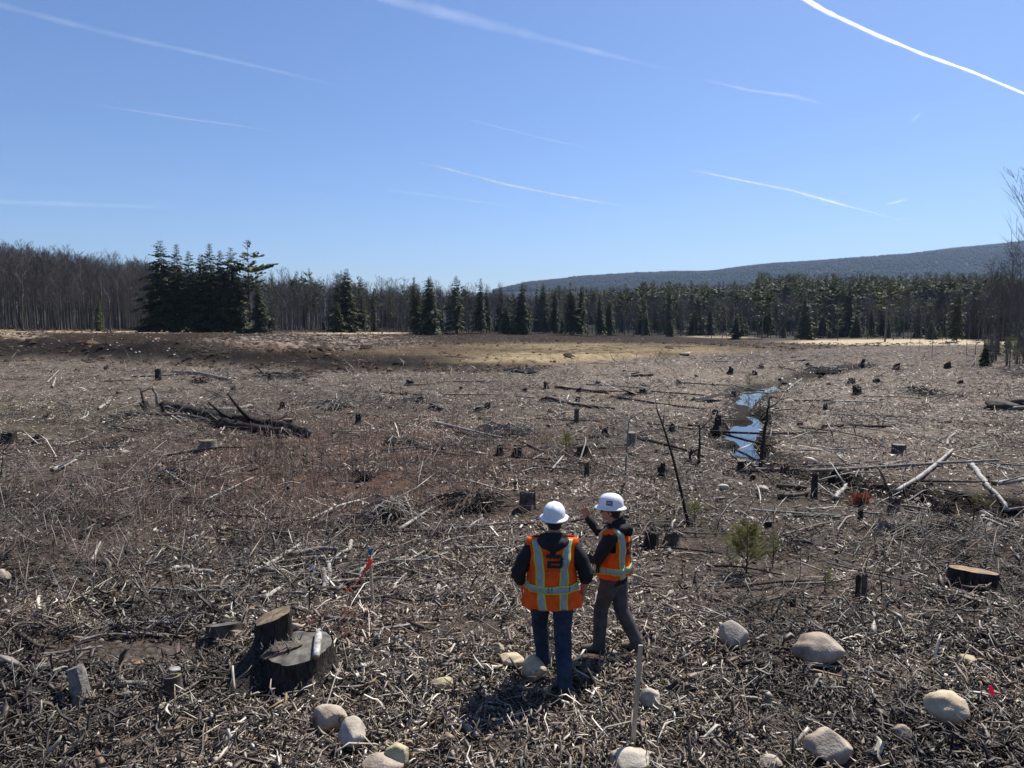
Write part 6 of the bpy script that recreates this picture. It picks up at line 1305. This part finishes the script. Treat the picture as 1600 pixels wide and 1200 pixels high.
def person_pointing():
    # body space: x to the right of the facing direction, y forward
    yaw = R(62); O0 = Vector((1.10, 7.34, 0)); Rm = Matrix.Rotation(yaw, 3, 'Z'); gz = T1(O0.x, O0.y) + .08; O = Vector((O0.x, O0.y, gz))
    def foot(x, y): q = Rm @ Vector((x, y, 0)); return Vector((x, y, T1(O.x + q.x, O.y + q.y) + .08 - gz))
    fa, fb = foot(-.09, .19), foot(.10, -.20); lfa, rfa = fa + Vector((0, -.06, .10)), fb + Vector((0, -.05, .10))
    lh, rh = Vector((-.09, .0, .93)), Vector((.09, 0, .93)); lk, rk = Vector((-.08, .12, .52)), Vector((.07, -.06, .50))
    sh_l, sh_r = Vector((-.19, -.02, 1.44)), Vector((.19, .03, 1.44)); el_l, el_r = Vector((-.26, .10, 1.17)), Vector((.22, .27, 1.33)); wr_l, wr_r = Vector((-.20, .33, 1.15)), Vector((.20, .40, 1.50)); hd = Vector((0, .05, 1.69)); lean = 0
    hp, rot = head_parts(hd, (-.30, 1, 0), .12)
    parts = hp + [chain([(0, 0, 1.42), (0, .01, 1.52), (0, .03, 1.62)], [.07, .060, .058]), chain([(0, 0, .92), (0, .01, 1.1), (0, .0, 1.3), (0, -.01, 1.42)], [(.14, .10), (.135, .095), (.15, .10), (.14, .08)]),
        chain([sh_l, el_l, el_l.lerp(wr_l, .5), wr_l], [.048, .042, .040, .028]), chain([sh_r, el_r, el_r.lerp(wr_r, .35), wr_r], [.048, .042, .040, .028]), chain([lh, lk, lfa], [.085, .055, .042]), chain([rh, rk, rfa], [.085, .055, .042])]
    parts += hand(wr_l, (.25, 1, -.05), (1, 0, -.3), (.2, 0, 1), .75, spread=.05) + hand(wr_r, (-.1, .45, 1), (-1, .1, .0), (0, -1, .4), .10, spread=.22)
    e = obj('person', setm(remesh(parts, .0065, 2, 'person_body'), 'skin')); e.location = O; e.rotation_euler = (0, 0, yaw); e.scale = (1, 1, .93)
    tag(e, 'man in profile raising one hand, in orange vest, grey trousers, sunglasses and white hard hat', 'person')
    hr = remesh([ell(hd + Vector((-.004, -.022, .012)), (.082, .092, .100)), ell(hd + Vector((0, -.055, -.045)), (.066, .045, .050)), ell(hd + Vector((-.070, -.0, .02)), (.013, .03, .03)), ell(hd + Vector((.070, -.0, .02)), (.013, .03, .03))], .008, 2, 'hair'); obj('hair', setm(hr, 'hair'), e)
    fd = Vector((-.30, 1, -.12)).normalized(); rr = fd.cross(Vector((0, 0, 1))).normalized(); uu = rr.cross(fd); Pf = lambda x, y, z: hd + rr * x + fd * y + uu * z
    gl = MB(); 
    for s_ in (-1, 1):
        vs, fs = ell(Pf(s_ * .031, .094, .008), (.027, .010, .019), 12, Matrix((rr, fd, uu)).transposed()); gl.add(vs, fs); gl.tube([Pf(s_ * .056, .086, .014), Pf(s_ * .080, .05, .012), Pf(s_ * .082, .0, .008)], .0035, 6)
    gl.tube([Pf(-.01, .105, .012), Pf(.01, .105, .012)], .003, 6); obj('sunglasses', gl.mesh('sunglasses', [M['glass']], True), e)
    S0 = [(.86, 0, .0, .17, .130), (.95, 0, .01, .18, .14), (1.05, 0, .015, .175, .138), (1.2, 0, .01, .185, .135), (1.35, 0, 0, .20, .130), (1.43, 0, -.005, .195, .11), (1.49, 0, 0, .14, .09), (1.54, 0, .01, .08, .07)]; tor = Torso(S0)
    tp = []; zs_ = [.86, .90, .97, 1.05, 1.2, 1.35, 1.42, 1.47, 1.51, 1.55]; vs = []
    for z in zs_: vs += [tor.pt(2 * math.pi * k / 28, z) for k in range(28)]
    fs = [(i * 28 + k, i * 28 + (k + 1) % 28, (i + 1) * 28 + (k + 1) % 28, (i + 1) * 28 + k) for i in range(len(zs_) - 1) for k in range(28)] + [tuple(reversed(range(28))), tuple(range((len(zs_) - 1) * 28, len(zs_) * 28))]; tp.append((vs, fs))
    tp += [chain([sh_l + Vector((.03, 0, -.01)), sh_l.lerp(el_l, .5), el_l, el_l.lerp(wr_l, .5), el_l.lerp(wr_l, .88)], [.082, .074, .066, .056, .046]), chain([sh_r + Vector((-.03, 0, -.01)), sh_r.lerp(el_r, .5), el_r, el_r.lerp(wr_r, .5), el_r.lerp(wr_r, .88)], [.080, .070, .062, .052, .044]),
           chain([(-.12, -.04, 1.50), (-.08, -.10, 1.505), (0, -.135, 1.50), (.08, -.10, 1.505), (.12, -.04, 1.50)], [.038, .048, .058, .048, .038]), chain([(-.085, -.02, 1.56), (0, -.085, 1.59), (.085, -.02, 1.56)], [.032, .040, .032]), chain([(0, -.16, 1.50), (0, -.165, 1.44)], [.045, .03])]
    for c in (el_l, el_r): tp += [chain([c + Vector((-.045, -.02, .04)), c + Vector((.045, .0, .03))], [.028, .028])]
    obj('hoodie', setm(remesh(tp, .011, 3, 'hoodie'), 'hoodie'), e)
    jp = leg_parts(lh, lk, lfa, (.110, .080, .066), .074) + leg_parts(rh, rk, rfa, (.110, .082, .068), .076) + [chain([(0, .01, .99), (0, 0, .91), (0, 0, .86)], [(.160, .122), (.168, .128), (.15, .115)])]
    obj('trousers', setm(remesh(jp, .011, 3, 'trousers'), 'trouser'), e)
    boot(lfa, (lfa.x - .1, lfa.y + 1), e, 'boot_t'); boot(rfa, (rfa.x + .1, rfa.y + 1), e, 'boot_t')
    vt = Torso([(.94, 0, .01, .212, .170), (1.05, 0, .015, .212, .172), (1.2, 0, .01, .212, .166), (1.35, 0, -.005, .215, .154), (1.43, 0, -.005, .220, .134), (1.48, 0, -.005, .226, .108), (1.52, 0, -.005, .215, .068), (1.54, 0, -.005, .20, .035)], .005, 5)
    vneck = lambda x, z: z > 1.42 and abs(x) < .05 + (z - 1.42) * .8
    keep = lambda a, z, p: not (min(abs(a), math.pi - abs(a)) < .52 and 1.26 < z < 1.465) and not vneck(p.x, z) and not (abs(a - math.pi / 2) < .2 and z > 1.12)
    v = obj('safety_vest', setm(vt.shell(.945, 1.535, keep, 52, 132), 'vest'), e)
    for x in (-.115, .115):
        for fr in (False, True):
            fn = lambda t, w, x=x, fr=fr: (vt.ang(x * (1 + .25 * t) + w, .952 + .572 * t, fr), .952 + .572 * t)
            obj('reflective_stripe', setm(vt.strip(fn, .040, 34, .007), 'lime'), v); obj('silver_tape', setm(vt.strip(fn, .0265, 34, .0095), 'silver'), v)
    for a0, a1 in ((-math.pi * .995, 0), (0, math.pi * .47), (math.pi * .53, math.pi * .995)):
        hb = lambda t, w, a0=a0, a1=a1: (a0 + t * (a1 - a0), 1.04 + .008 * math.cos(t * 6.28) + w)
        obj('waist_stripe', setm(vt.strip(hb, .041, 40, .011), 'lime'), v); obj('silver_tape', setm(vt.strip(hb, .0265, 40, .0135), 'silver'), v)
    obj('printed_letter', vt.decal(logoB, -.09, 1.21, .185, .155, 50, 40, 'print'), v)
    pk = MB(); pk.tube([vt.pt(2.72, 1.02, .02), vt.pt(2.70, 1.12, .022)], .012, 8); pk.tube([vt.pt(2.60, 1.01, .02), vt.pt(2.60, 1.14, .02)], .008, 8); obj('chest_pocket_pens', pk.mesh('pocket_pens', [M['print']], True), v)
    hardhat(e, hd + Vector((0, -.002, .018)), R(16), .02, emblem=math.pi * .97)
    # the phone in the lowered hand is a thing of its own
    q = Rm @ (wr_l + Vector((.035, .125, .015))); q.z *= .93; mb = MB(); bm = bmesh.new(); bmesh.ops.create_cube(bm, size=1); bmesh.ops.scale(bm, vec=(.012, .15, .075), verts=bm.verts); bmesh.ops.bevel(bm, geom=bm.edges[:], offset=.004, segments=2); me = bpy.data.meshes.new('phone'); bm.to_mesh(me); bm.free(); me.materials.append(M['dev'])
    o = obj('phone', me); o.location = O + q; o.rotation_euler = (.3, .2, yaw - .25); tag(o, 'dark handheld device in the lowered hand of the man in profile', 'phone')
    return e
person_seen_from_behind(); person_pointing()
